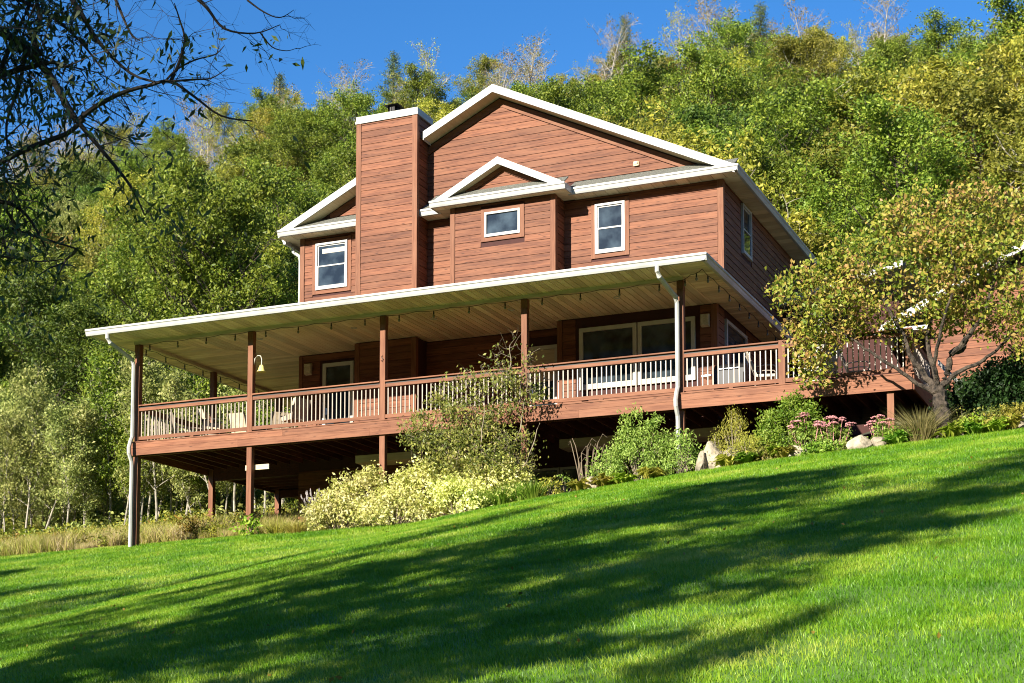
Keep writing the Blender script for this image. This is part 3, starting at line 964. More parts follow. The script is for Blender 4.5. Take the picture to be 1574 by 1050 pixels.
def leaf_mesh(name, centres, size, mat, rng, shape='diamond', up=0.0, aspect=1.9, jitter=0.35, extra=None, droop=None, axis=None):
    """separate small leaves at the given points, each its own folded face pair; returns a mesh"""
    n = len(centres)
    c = np.asarray(centres, float)
    s = size * (1 + jitter * (rng.random(n) * 2 - 1))
    if axis is None:
        d = rng.normal(size=(n, 3))
        if droop: d[:, 2] -= droop
        if up: d[:, 2] += up
    else:
        d = np.asarray(axis, float) + rng.normal(size=(n, 3)) * 0.25
    d /= np.linalg.norm(d, axis=1)[:, None]
    r = rng.normal(size=(n, 3))
    a = np.cross(d, r); a /= np.linalg.norm(a, axis=1)[:, None]
    b = np.cross(d, a)
    L = (d.T * s).T; W = (a.T * s / aspect / 2 * 2).T * .5
    fold = (b.T * s * .12).T
    if shape == 'diamond':
        V = np.stack([c - L * .5, c + W - fold - L * .06, c + L * .5, c - W - fold - L * .06], 1).reshape(-1, 3)
        F = np.arange(n * 4).reshape(n, 4)
        F = np.stack([F[:, [0, 1, 2]], F[:, [0, 2, 3]]], 1).reshape(-1, 3)
    else:   # long leaf with a bent tip
        V = np.stack([c - L * .5, c + W - L * .1, c - W - L * .1, c + L * .5 - fold * 2.2], 1).reshape(-1, 3)
        F = np.arange(n * 4).reshape(n, 4)
        F = np.stack([F[:, [0, 1, 2]], F[:, [1, 3, 2]]], 1).reshape(-1, 3)
    return tri_mesh(name, V, F, mat)


def tri_mesh(name, V, F, mat, k=3):
    me = bpy.data.meshes.new(name)
    V = np.asarray(V, np.float32); F = np.asarray(F, np.int32)
    me.vertices.add(len(V)); me.vertices.foreach_set('co', V.ravel())
    me.loops.add(F.size); me.loops.foreach_set('vertex_index', F.ravel())
    me.polygons.add(len(F))
    me.polygons.foreach_set('loop_start', np.arange(0, F.size, F.shape[1], dtype=np.int32))
    me.materials.append(mat)
    me.update(calc_edges=True)
    return me


def bend_path(p, d, L, steps, rng, wob=.18, gravity=0.0):
    pts = [Vector(p)]
    d = Vector(d).normalized()
    for i in range(steps):
        d = (d + Vector(rng.normal(size=3)) * wob + Vector((0, 0, gravity))).normalized()
        pts.append(pts[-1] + d * (L / steps))
    return pts, d


def grow(rng, h, crown_r, crown_lo, trunk_r, limbs=14, subs=6, twigs=3, lean=0.05, up=.35, stems=1, spread=1.0, wob=.12, top=1.0):
    """returns wood MB and twig-end points with directions"""
    mb = MB(); tips = []
    for s in range(stems):
        ang = rng.random() * 6.28
        ld = Vector((math.cos(ang) * lean, math.sin(ang) * lean, 1)) if stems == 1 else Vector((math.cos(s * 6.28 / stems + .4) * spread * .45, math.sin(s * 6.28 / stems + .4) * spread * .45, 1))
        tp, _ = bend_path((0, 0, -0.4), ld, h * .93 + .4, 8, rng, wob * .45)
        rr = [trunk_r * (1 - .9 * (i / 8) ** .8) for i in range(9)]
        mb.tube(tp, rr, 7)
        nl = max(3, limbs // stems)
        for l in range(nl):
            t = crown_lo + (1 - crown_lo) * ((l + rng.random() * .8) / nl) * .97
            f = t * 8; i = min(7, int(f)); p = tp[i].lerp(tp[i + 1], f - i)
            u = (t - crown_lo) / (1 - crown_lo)
            prof = math.sin(math.pi * min(1, (u * .80 + .22))) ** .7
            R = crown_r * (0.35 + .65 * prof) * (0.75 + .5 * rng.random())
            a = l * 2.4 + rng.random() * .9
            d = Vector((math.cos(a), math.sin(a), up + u * .9 * top))
            lp, ld2 = bend_path(p, d, R, 5, rng, wob, .03)
            r0 = max(.012, rr[i] * .45)
            mb.tube(lp, [r0 * (1 - .8 * k / 5) for k in range(6)], 5)
            for sidx in range(subs):
                q = .25 + .75 * (sidx + rng.random()) / subs
                f2 = min(4.999, q * 5); j = int(f2); pp = lp[j].lerp(lp[j + 1], f2 - j)
                dd = (lp[j + 1] - lp[j]).normalized()
                side = Vector(rng.normal(size=3)); side.z = abs(side.z) * .6
                d3 = (dd * .6 + side.normalized() * .9).normalized()
                sl = R * .42 * (1.1 - .5 * q) * (.7 + .6 * rng.random())
                sp, d4 = bend_path(pp, d3, sl, 3, rng, wob * 1.3)
                mb.tube(sp, [r0 * .5, r0 * .4, r0 * .3, r0 * .16], 3)
                tips.append((sp[-1], d4)); tips.append((sp[2], d4))
                for tw in range(twigs):
                    q2 = rng.random(); k = min(2, int(q2 * 3)); p5 = sp[k].lerp(sp[k + 1], q2 * 3 - k)
                    d5 = (d4 * .4 + Vector(rng.normal(size=3)).normalized()).normalized()
                    tl = sl * .45
                    tpn = p5 + d5 * tl
                    mb.tube([p5, p5 + d5 * tl * .5 + Vector((0, 0, tl * .05)), tpn], [r0 * .24, r0 * .2, r0 * .1], 3)
                    tips.append((tpn, d5))
            tips.append((lp[-1], ld2))
        tips.append((tp[-1], Vector((0, 0, 1))))
    return mb, tips


def clump_points(tips, per, r, rng, keep=1.0, flat=.7):
    c = np.array([tuple(t[0]) for t in tips])
    if keep < 1: c = c[rng.random(len(c)) < keep]
    w_ = 0.5 + rng.random(len(c))
    k = np.repeat(np.arange(len(c)), np.maximum(1, (per * w_).astype(int)))
    o = rng.normal(size=(len(k), 3)) * r * .55
    o[:, 2] *= flat
    return c[k] + o


class Proto:
    pass


def tree_proto(seed, h, crown_r, crown_lo, trunk_r, leafmat_, leaf=.165, per=38, clump=.43, bark='bark', keep=.64, **kw):
    rng = np.random.default_rng(seed)
    mb, tips = grow(rng, h, crown_r, crown_lo, trunk_r, **kw)
    p = Proto()
    p.h = h; p.r = crown_r
    p.wood = mb.mesh('trunk', M[bark])
    if per > 0:
        p.leaves = leaf_mesh('crown', clump_points(tips, per, clump, rng, keep), leaf, leafmat_, rng)
    else: p.leaves = None
    return p


def plant_tree(p, x, y, scale, rz, label, group, cat='tree', name='tree', z=None, sx=1.0, wood='trunk', leaves='crown'):
    z = hz(x, y) - .05 if z is None else z
    t = thing(name, (x, y, z), label, cat, group)
    inst(p.wood, wood, t, (0, 0, 0), (0, 0, rz), (scale * sx, scale * sx, scale))
    if p.leaves: inst(p.leaves, leaves, t, (0, 0, 0), (0, 0, rz), (scale * sx, scale * sx, scale))
    return t


LF = {
    'green': leafmat('green broad leaves', [(0.035, 0.070, 0.008), (0.128, 0.190, 0.017), (0.255, 0.320, 0.033), (0.441, 0.460, 0.067)]),
    'deep': leafmat('deep green leaves', [(0.021, 0.050, 0.008), (0.070, 0.130, 0.017), (0.151, 0.220, 0.027), (0.278, 0.330, 0.048)]),
    'olive': leafmat('olive leaves', [(0.052, 0.070, 0.009), (0.174, 0.190, 0.024), (0.336, 0.320, 0.043), (0.510, 0.450, 0.085)]),
    'yellow': leafmat('yellowing leaves', [(0.093, 0.120, 0.011), (0.278, 0.290, 0.028), (0.487, 0.450, 0.057), (0.650, 0.540, 0.104)]),
    'pale': leafmat('pale grey green leaves', [(0.093, 0.120, 0.028), (0.232, 0.280, 0.067), (0.418, 0.440, 0.123), (0.626, 0.600, 0.228)]),
    'rust': leafmat('rust tinged leaves', [(0.070, 0.080, 0.011), (0.197, 0.170, 0.024), (0.371, 0.240, 0.038), (0.487, 0.240, 0.057)]),
    'conifer': leafmat('pine needles', [(0.023, 0.045, 0.011), (0.070, 0.110, 0.024), (0.128, 0.170, 0.038), (0.220, 0.250, 0.076)], trans=.1),
}

# ------------------------------------------------------------------ forest on the hillside
FP = {
    'green': [tree_proto(1, 10, 3.6, .22, .17, LF['green'], limbs=26, subs=7, twigs=2), tree_proto(2, 12, 3.9, .25, .2, LF['green'], limbs=30, subs=7, twigs=2)],
    'deep': [tree_proto(3, 10, 3.3, .2, .18, LF['deep'], limbs=28, subs=7, twigs=2)],
    'olive': [tree_proto(4, 11, 3.8, .22, .18, LF['olive'], limbs=26, subs=7, twigs=2, keep=.66, bark='palebark'), tree_proto(5, 9, 3.2, .2, .15, LF['olive'], limbs=24, subs=7, twigs=2, keep=.8)],
    'yellow': [tree_proto(6, 9, 3.2, .2, .14, LF['yellow'], limbs=22, subs=7, twigs=2, keep=.6, bark='palebark'), tree_proto(7, 11, 3.4, .22, .15, LF['yellow'], limbs=26, subs=7, twigs=2, keep=.5, bark='palebark')],
    'pale': [tree_proto(8, 9, 3.0, .18, .13, LF['pale'], limbs=24, subs=7, twigs=2, keep=.68, bark='palebark')],
    'rust': [tree_proto(9, 10, 3.4, .2, .15, LF['rust'], limbs=24, subs=7, twigs=2, keep=.85)],
    'bare': [tree_proto(10, 10, 3.0, .25, .16, LF['rust'], limbs=24, subs=8, twigs=5, keep=.2, per=4, clump=.25, bark='palebark', leaf=.14, up=.7),
             tree_proto(12, 9, 2.4, .3, .14, LF['yellow'], limbs=20, subs=8, twigs=5, keep=.2, per=5, clump=.3, bark='palebark', leaf=.14, up=.8)],
}
KIND = {'green': 'mid green tree', 'deep': 'deep green tree', 'olive': 'olive green thinning tree', 'yellow': 'yellowing pale limbed tree',
        'pale': 'pale grey green tree', 'rust': 'rust tinged tree', 'bare': 'nearly bare tree'}
ORD = 'zeroth first second third fourth fifth sixth seventh eighth ninth tenth eleventh twelfth thirteenth fourteenth fifteenth sixteenth seventeenth eighteenth nineteenth twentieth'.split()
ORD += ['twenty-' + o for o in ORD[1:10]] + ['thirtieth'] + ['thirty-' + o for o in ORD[1:10]] + ['fortieth'] + ['forty-' + o for o in ORD[1:10]]


def ordinals(items):
    """items: (x in view, thing, phrase); label each by its place from the left among its like"""
    d = {}
    for a in items: d.setdefault(a[2], []).append(a)
    for k, v in d.items():
        v.sort(key=lambda a: a[0])
        for i, a in enumerate(v):
            a[1]['label'] = k if len(v) == 1 else '%s, %s from the left' % (k, ORD[min(i + 1, 49)])


cM = np.array(cam.matrix_basis.to_3x3()) if False else None
ca, sa = math.cos(0.411), math.sin(0.411)
cp_, sp_ = math.cos(0.0802), math.sin(0.0802)


def pix(x, y, z):
    """where a point falls in the photograph (1574 wide), used only to keep trees out of sight from being built"""
    dx, dy, dz = x - CAM[0], y - CAM[1], z - CAM[2]
    r_ = dx * ca + dy * sa
    f0 = -dx * sa + dy * ca
    f_ = f0 * cp_ + dz * sp_
    u_ = -f0 * sp_ + dz * cp_
    if f_ < .5: return (-9999, -9999, f_)
    return (787 + 2452.5 * r_ / f_, 934 - 2452.5 * u_ / f_, f_)


HOUSE_TOP = [(-200, 2000), (425, 2000), (430, 350), (550, 290), (551, 180), (660, 178), (763, 128), (1130, 250), (1230, 372), (1231, 2000), (1800, 2000)]


def hidden(x, y, h):
    a = pix(x, y, hz(x, y) + h)
    if a[0] < -160 or a[0] > 1730 or a[2] < 0: return True
    top = np.interp(a[0], [p[0] for p in HOUSE_TOP], [p[1] for p in HOUSE_TOP])
    return a[1] > top + 15 if top < 1900 else False


frng = random.Random(21)
count = 0
placed = []
y = 18.0
while y < 119:
    step = 4.3 + (y - 18) * .017
    x = -125.0 + frng.random() * step
    while x < 40:
        xx = x + frng.uniform(-.35, .35) * step; yy = y + frng.uniform(-.4, .4) * step
        x += step
        yfoot = 21 if xx < 0 else 18
        if yy < yfoot: continue
        ridge = yy > 92
        n_ = bumps(xx, yy, .07, 2.0) + frng.uniform(-.8, .8)
        px0 = pix(xx, yy, hz(xx, yy) + 6)
        if ridge: k = frng.choices(['bare', 'olive', 'yellow', 'green', 'pale'], [7 if px0[0] < 1300 else 5, 2, 1.5, 1.0, 1.2])[0]
        elif xx < -45: k = frng.choices(['green', 'olive', 'yellow', 'rust', 'deep', 'pale'], [3, 3, 1.6, .35, 2.2, 2])[0]
        elif n_ < -.5: k = frng.choices(['deep', 'green', 'olive', 'pale'], [2, 3, 1, 1])[0]
        elif n_ < .6: k = frng.choices(['green', 'olive', 'pale', 'yellow', 'bare'], [3, 2.4, 1.4, 1.2, .25])[0]
        else: k = frng.choices(['yellow', 'olive', 'rust', 'green', 'bare'], [2.0, 3, .35, 2.6, .5])[0]
        p = frng.choice(FP[k])
        s_ = frng.uniform(.72, 1.12) * (1.0 if yy < 60 else .95)
        if ridge: s_ *= (1.12 if k == 'bare' else .78)
        if hidden(xx, yy, p.h * s_ + 1): continue
        a = pix(xx, yy, hz(xx, yy) + p.h * s_ * .6)
        zone = 'left of house' if a[0] < 430 else ('above main roof' if a[0] < 1130 else 'right of house')
        band = 'foot of wooded hill' if yy < 32 else ('mid hillside' if yy < 62 else ('upper hillside' if yy < 92 else 'ridge against sky'))
        t = plant_tree(p, xx, yy, s_, frng.random() * 6.28, 'x', 'trees on the hillside behind the house', name='tree', sx=frng.uniform(.9, 1.2))
        placed.append((a[0], t, '%s, %s %s' % (KIND[k], band, zone)))
        count += 1
    y += step * .93
print('forest trees', count)

# conifers on the skyline and pale young trees at the wood's edge on the left
CON = []
for sd_ in (51, 52):
    r_ = np.random.default_rng(sd_)
    mb = MB(); h_ = 13.0; tips = []
    mb.tube([(0, 0, -.4), (0, 0, h_ * .5), (0, 0, h_)], [.2, .12, .02], 7)
    for i in range(70):
        u = .16 + .82 * i / 70; z_ = u * h_; R = 2.9 * (1 - u) ** .8 * (.7 + .5 * r_.random()) + .15; a_ = i * 2.4
        p0 = Vector((0, 0, z_)); d_ = Vector((math.cos(a_), math.sin(a_), -.10 + .3 * u))
        e_ = p0 + d_ * R
        mb.tube([p0, p0 + d_ * R * .5 + Vector((0, 0, .05)), e_], [.035, .02, .008], 4)
        for k in range(int(4 + R * 7)):
            q = p0.lerp(e_, .2 + .8 * r_.random()) + Vector(r_.normal(size=3)) * .18
            tips.append((q, d_))
    p = Proto(); p.h = h_; p.r = 2.5; p.wood = mb.mesh('trunk', M['bark'])
    p.leaves = leaf_mesh('crown', clump_points(tips, 12, .3, r_), .20, LF['conifer'], r_, aspect=4)
    CON.append(p)
for i, (px_, Yt, top_) in enumerate([(420, 100, 112), (600, 103, 78), (965, 106, 22), (1180, 104, -2)]):
    a_, b_ = (px_ - 787) / 2452.5, 0
    t_ = (Yt - CAM[1]) / (a_ * sa + cp_ * ca)
    x = CAM[0] + (a_ * ca - cp_ * sa) * t_
    zt_ = CAM[2] + ((934 - top_) / 2452.5 * cp_ + sp_) * ((Yt - CAM[1]) / (a_ * sa + (cp_ - (934 - top_) / 2452.5 * sp_) * ca))
    s_ = min(1.25, max(.55, (zt_ - hz(x, Yt)) / 13.0))
    plant_tree(CON[i % 2], x, Yt, s_, i, ('pointed pine on the ridge left of the chimney', 'pine on the ridge directly above the chimney', 'dark pine on the ridge right of the main gable peak', 'pine on the ridge above the right roof slope')[i], 'pines on the ridge', cat='pine tree', name='pine_tree')
SAP = [tree_proto(61, 6.5, 1.25, .30, .055, LF['pale'], limbs=16, subs=5, twigs=2, per=13, clump=.3, leaf=.125, keep=.85, bark='palebark', up=.9),
       tree_proto(62, 5.5, 1.1, .34, .05, LF['pale'], limbs=14, subs=5, twigs=2, per=11, clump=.3, leaf=.125, keep=.8, bark='palebark', up=.9),
       tree_proto(63, 7.5, 1.4, .28, .06, LF['green'], limbs=18, subs=5, twigs=2, per=13, clump=.32, leaf=.13, keep=.8, bark='palebark', up=.9)]
sr_ = random.Random(9)
sap = []
for i in range(64):
    yy = 13.0 + (i % 4) * 1.4 + sr_.uniform(-.6, .6)
    px_ = -60 + (i // 4) * 33 + sr_.uniform(-14, 14)
    a_ = (px_ - 787) / 2452.5
    x = CAM[0] + (a_ * ca - cp_ * sa) * (yy - CAM[1]) / (a_ * sa + cp_ * ca)
    if x > 1.5 and yy < 13: continue
    pr = SAP[sr_.choice([0, 0, 1, 1, 2])]
    t_ = plant_tree(pr, x, yy, sr_.uniform(.75, 1.15), sr_.random() * 6, 'x', 'young pale stemmed trees at the edge of the meadow', name='young_tree')
    sap.append((px_, t_, 'slender pale stemmed young tree at meadow edge, %s row' % ('front', 'second', 'third', 'rear')[i % 4]))
ordinals(placed)
ordinals(sap)

# ================================================================== GRASS AND LOW COVER (instanced patches)
def scatter(name, pts, protos, label, cat, scl=None, rot=None, seed=0):
    """one object whose geometry nodes place copies of small patch meshes on its points"""
    col = bpy.data.collections.new(name + '_patches')
    for i, me in enumerate(protos):
        o = bpy.data.objects.new('%s_patch' % name, me)
        col.objects.link(o)
    n = len(pts)
    rng = np.random.default_rng(seed)
    me = bpy.data.meshes.new(name)
    me.vertices.add(n); me.vertices.foreach_set('co', np.asarray(pts, np.float32).ravel())
    rot = rot if rot is not None else np.stack([np.zeros(n), np.zeros(n), rng.random(n) * 6.283], 1)
    scl = scl if scl is not None else np.ones(n)
    a = me.attributes.new('rot', 'FLOAT_VECTOR', 'POINT'); a.data.foreach_set('vector', np.asarray(rot, np.float32).ravel())
    a = me.attributes.new('scl', 'FLOAT', 'POINT'); a.data.foreach_set('value', np.asarray(scl, np.float32))
    a = me.attributes.new('pick', 'INT', 'POINT'); a.data.foreach_set('value', rng.integers(0, len(protos), n).astype(np.int32))
    me.update()
    o = bpy.data.objects.new(name, me); COL.objects.link(o)
    g = bpy.data.node_groups.new(name, 'GeometryNodeTree')
    g.interface.new_socket('Geometry', in_out='INPUT', socket_type='NodeSocketGeometry')
    g.interface.new_socket('Geometry', in_out='OUTPUT', socket_type='NodeSocketGeometry')
    gi = g.nodes.new('NodeGroupInput'); go = g.nodes.new('NodeGroupOutput')
    iop = g.nodes.new('GeometryNodeInstanceOnPoints')
    ci = g.nodes.new('GeometryNodeCollectionInfo'); ci.inputs['Collection'].default_value = col
    ci.inputs['Separate Children'].default_value = True; ci.inputs['Reset Children'].default_value = True

    def attr(nm, ty):
        a = g.nodes.new('GeometryNodeInputNamedAttribute'); a.data_type = ty; a.inputs['Name'].default_value = nm
        return a.outputs['Attribute']
    g.links.new(gi.outputs[0], iop.inputs['Points']); g.links.new(ci.outputs[0], iop.inputs['Instance'])
    iop.inputs['Pick Instance'].default_value = True
    g.links.new(attr('pick', 'INT'), iop.inputs['Instance Index'])
    g.links.new(attr('rot', 'FLOAT_VECTOR'), iop.inputs['Rotation'])
    g.links.new(attr('scl', 'FLOAT'), iop.inputs['Scale'])
    g.links.new(iop.outputs[0], go.inputs[0])
    m_ = o.modifiers.new('scatter', 'NODES'); m_.node_group = g
    tag(o, label, cat, kind='stuff')
    return o


def blade_patch(name, n, size, h, wd, mat, rng, lean=.5, hvar=.5, clump=0):
    if clump:
        c = (rng.random((clump, 2)) - .5) * size
        base = c[rng.integers(0, clump, n)] + rng.normal(size=(n, 2)) * size * .02
    else: base = (rng.random((n, 2)) - .5) * size
    hh = h * (1 - hvar + 2 * hvar * rng.random(n))
    a = rng.random(n) * 6.283; la = rng.random(n) * 6.283; ln = rng.random(n) * lean * hh
    wx, wy = np.cos(a) * wd / 2, np.sin(a) * wd / 2
    lx_, ly_ = np.cos(la) * ln, np.sin(la) * ln
    z = np.zeros(n)
    b = np.stack([base[:, 0], base[:, 1], z - .02], 1)
    w3 = np.stack([wx, wy, z], 1)
    mid = b + np.stack([lx_ * .35, ly_ * .35, hh * .6], 1)
    tip = b + np.stack([lx_, ly_, hh], 1)
    V = np.stack([b - w3, b + w3, mid + w3 * .8, mid - w3 * .8, tip], 1).reshape(-1, 3)
    i = np.arange(n)[:, None] * 5
    F = np.concatenate([i + [0, 1, 2], i + [0, 2, 3], i + [3, 2, 4]], 0)
    return tri_mesh(name, V, F, mat)


def grassmat(name, cols, scale=.25, stretch=(1, 1, 1), trans=.3, fine=.35, dry=None):
    m, nt, bs, out = newmat(name)
    L = nt.links.new
    ge = N(nt, 'ShaderNodeNewGeometry')
    mp = N(nt, 'ShaderNodeMapping'); mp.inputs['Scale'].default_value = stretch
    L(ge.outputs['Position'], mp.inputs[0])
    no = N(nt, 'ShaderNodeTexNoise', i_Scale=scale, i_Detail=5.0, i_Roughness=.65); L(mp.outputs[0], no.inputs['Vector'])
    a = N(nt, 'ShaderNodeMath', operation='MULTIPLY_ADD'); a.inputs[1].default_value = fine
    b = N(nt, 'ShaderNodeMath', operation='MULTIPLY_ADD'); b.inputs[1].default_value = 2.0; b.inputs[2].default_value = -.5 - fine / 2
    L(no.outputs[0], b.inputs[0]); L(ge.outputs['Random Per Island'], a.inputs[0]); L(b.outputs[0], a.inputs[2])
    cr = N(nt, 'ShaderNodeValToRGB'); el = cr.color_ramp.elements
    el[0].position = 0; el[0].color = col4(cols[0]); el[1].position = 1; el[1].color = col4(cols[-1])
    for i in range(1, len(cols) - 1):
        e = el.new(i / (len(cols) - 1)); e.color = col4(cols[i])
    L(a.outputs[0], cr.inputs[0]); L(cr.outputs[0], bs.inputs['Base Color'])
    bs.inputs['Roughness'].default_value = .45; bs.inputs['Specular IOR Level'].default_value = .35
    tr = N(nt, 'ShaderNodeBsdfTranslucent'); L(cr.outputs[0], tr.inputs['Color'])
    mx = N(nt, 'ShaderNodeMixShader'); mx.inputs[0].default_value = trans
    L(bs.outputs[0], mx.inputs[1]); L(tr.outputs[0], mx.inputs[2]); L(mx.outputs[0], out.inputs[0])
    return m


M['grass'] = grassmat('lawn grass blades', [(0.035, 0.13, 0.003), (0.082, 0.215, 0.006), (0.155, 0.31, 0.010), (0.29, 0.40, 0.03), (0.47, 0.49, 0.11)], scale=.55)
M['meadow'] = grassmat('dry meadow grass', [(0.10, 0.18, 0.02), (0.26, 0.32, 0.04), (0.42, 0.42, 0.08), (0.56, 0.44, 0.18), (0.50, 0.40, 0.24)], scale=.5, fine=.7, stretch=(.6, .6, 1.4))
rng = np.random.default_rng(5)
G1 = [blade_patch('grass', 13500, 2.5, .043, .0055, M['grass'], rng, lean=.9) for _ in range(3)]
G2 = [blade_patch('grass', 5200, 2.5, .048, .009, M['grass'], rng, lean=.9) for _ in range(2)]


def tiles(x0, x1, y0, y1, st, test):
    P_, R_ = [], []
    nx = int((x1 - x0) / st) + 1; ny = int((y1 - y0) / st) + 1
    for i in range(nx):
        for j in range(ny):
            x = x0 + i * st; y = y0 + j * st
            if not test(x, y): continue
            a = pix(x, y, hz(x, y))
            if a[2] < 1 or a[0] < -190 or a[0] > 1764 or a[1] > 1250: continue
            e_ = .4
            nx_ = -(hz(x + e_, y) - hz(x - e_, y)) / (2 * e_); ny_ = -(hz(x, y + e_) - hz(x, y - e_)) / (2 * e_)
            nrm = Vector((nx_, ny_, 1)).normalized()
            q = nrm.to_track_quat('Z', 'Y') @ Euler((0, 0, rng.random() * 6.283)).to_quaternion()
            P_.append((x, y, hz(x, y))); R_.append(tuple(q.to_euler()))
    return np.array(P_), np.array(R_)


P_, R_ = tiles(-4, 42, -33, 2, 2.0, lambda x, y: y < -14 and y < edge_y(x) - .9)
scatter('lawn_grass', P_, G1, 'short bright green mown grass covering the near slope of the lawn', 'grass', rot=R_, seed=1)
P_, R_ = tiles(-30, 42, -14, 2, 2.0, lambda x, y: y >= -14 and y < edge_y(x) - .75)
scatter('lawn_grass', P_, G2, 'short bright green mown grass on the upper lawn below the flower bed', 'grass', rot=R_, seed=2)
# the ragged line where lawn meets bed: finer tiles
G3 = [blade_patch('grass', 900, .7, .075, .010, M['grass'], rng, lean=.8) for _ in range(2)]
P_, R_ = tiles(-30, 42, -3, 2.2, .55, lambda x, y: edge_y(x) - 1.35 < y < edge_y(x) + .08)
scatter('lawn_edge_grass', P_, G3, 'longer grass along the upper edge of the lawn', 'grass', rot=R_, seed=3)
# meadow left of and behind the house
Mw = [blade_patch('meadow', 1400, 1.5, .46, .015, M['meadow'], rng, lean=1.0, clump=60) for _ in range(3)]
P_, R_ = tiles(-32, 6, .2, 21, 1.05, lambda x, y: y > edge_y(x) + .55 and not (x > 2.9 and y > 2.4) and (y > 1.5 or x < 2.4))
scatter('meadow_grass', P_, Mw, 'tall straw and olive coloured meadow grass behind the deck posts', 'meadow grass', rot=R_, seed=4, scl=.4 + .7 * np.random.default_rng(3).random(len(P_)))
print('tiles', len(P_))

# weeds in the meadow and undergrowth along the foot of the wood
def puff(seed, n, r, h, leaf, mat):
    g_ = np.random.default_rng(seed)
    c = g_.normal(size=(14, 3)) * np.array([r, r, h * .3]) * .6; c[:, 2] = np.abs(c[:, 2]) + h * .15
    p_ = c[g_.integers(0, 14, n)] + g_.normal(size=(n, 3)) * r * .28
    p_[:, 2] = np.abs(p_[:, 2])
    return leaf_mesh('undergrowth', p_, leaf, mat, g_)


U_ = [puff(1, 900, .7, 1.6, .13, LF['green']), puff(2, 800, .6, 1.3, .12, LF['olive']), puff(3, 800, .7, 1.5, .13, LF['pale'])]
P_ = []
for i in range(900):
    x = rng.uniform(-34, 30); y = rng.uniform(11.5, 30) + (1.5 if x > -8 else 0)
    if x > 2.5 and y < 16.5: continue
    a = pix(x, y, hz(x, y))
    if a[0] < -150 or a[0] > 1720: continue
    P_.append((x, y, hz(x, y) - .1))
scatter('undergrowth', P_, U_, 'tangled leafy undergrowth along the foot of the wooded hill', 'undergrowth', seed=7, scl=.6 + .8 * np.random.default_rng(3).random(len(P_)))
W_ = [puff(4, 200, .22, .9, .07, LF['yellow']), puff(5, 200, .25, .7, .07, LF['olive']), puff(6, 160, .2, .8, .07, LF['rust'])]
P_ = []
for i in range(900):
    x = rng.uniform(-26, 5); y = rng.uniform(1.7, 12.5)
    if x > 2.8 and y > 2: continue
    P_.append((x, y, hz(x, y)))
scatter('meadow_weeds', P_, W_, 'yellow and olive weeds standing among the meadow grass', 'weeds', seed=8, scl=.7 + .7 * np.random.default_rng(4).random(len(P_)))

n_ = 420
xx = rng.uniform(0, 30, n_); yy = rng.uniform(-27, -2, n_)
lp_ = np.stack([xx, yy, H(xx, yy) + .035], 1)
o = bpy.data.objects.new('fallen_leaves', leaf_mesh('fallen_leaves', lp_, .045, LF['rust'], rng, aspect=1.4, up=.0)); COL.objects.link(o)
tag(o, 'few small fallen leaves scattered over the lawn', 'fallen leaves', kind='stuff')

# ================================================================== GARDEN PLANTS, NEAR TREES, STONES
def at(px, py, Y):
    """the point of the vertical plane y = Y that the photograph shows at (px, py)"""
    a, b = (px - 787) / 2452.5, (934 - py) / 2452.5
    f0 = cp_ - b * sp_; dz = sp_ + b * cp_
    dx = a * ca - f0 * sa; dy = a * sa + f0 * ca
    t = (Y - CAM[1]) / dy
    return Vector((CAM[0] + dx * t, Y, CAM[2] + dz * t))


def near(px, py, dist):
    a, b = (px - 787) / 2452.5, (934 - py) / 2452.5
    f0 = cp_ - b * sp_; dz = sp_ + b * cp_
    return Vector((CAM[0] + (a * ca - f0 * sa) * dist, CAM[1] + (a * sa + f0 * ca) * dist, CAM[2] + dz * dist))


def bush(name, label, cat, x, y, rx, ry, h, mat, leaf=.05, n=2500, stems=24, seed=1, stem_mat='twig', group=None, upright=0.3, clumps=60,
         cl=.12, shape='diamond', lo=.15, top=None, z=None, parts=('stems', 'foliage'), aspect=1.9, spiky=0.0):
    rng = np.random.default_rng(seed)
    z = hz(x, y) - .03 if z is None else z
    t = thing(name, (x, y, z), label, cat, group)
    mb = MB()
    cs = []
    for i in range(clumps):
        th = rng.random() * 6.283; u = rng.random() ** .55
        ph = math.acos(1 - rng.random() * (1 - lo * .3)) if rng.random() < .75 else rng.random() * 1.5
        k = .55 + .45 * rng.random() ** .5
        c = Vector((rx * math.sin(ph) * math.cos(th) * k, ry * math.sin(ph) * math.sin(th) * k, h * (lo + (1 - lo) * math.cos(ph) * (k * (1 + spiky * rng.random())))))
        cs.append(c)
        if i < stems:
            b0 = Vector((c.x * .2, c.y * .2, 0))
            m1 = b0.lerp(c, .5) + Vector((0, 0, h * .1 * upright))
            mb.tube([b0, m1, c * 1.0 + Vector((0, 0, .02))], [.012, .008, .003], 4)
    cs = np.array([tuple(c) for c in cs])
    st = mb.mesh('stems', M[stem_mat]); inst(st, parts[0], t, (0, 0, 0))
    k = rng.integers(0, len(cs), n)
    o = rng.normal(size=(n, 3)) * cl
    o[:, 2] *= .8 + spiky
    pts = cs[k] + o; pts[:, 2] = np.maximum(pts[:, 2], .02)
    lm = leaf_mesh('foliage', pts, leaf, mat, rng, shape=shape, aspect=aspect, up=upright)
    inst(lm, parts[1], t, (0, 0, 0))
    return t


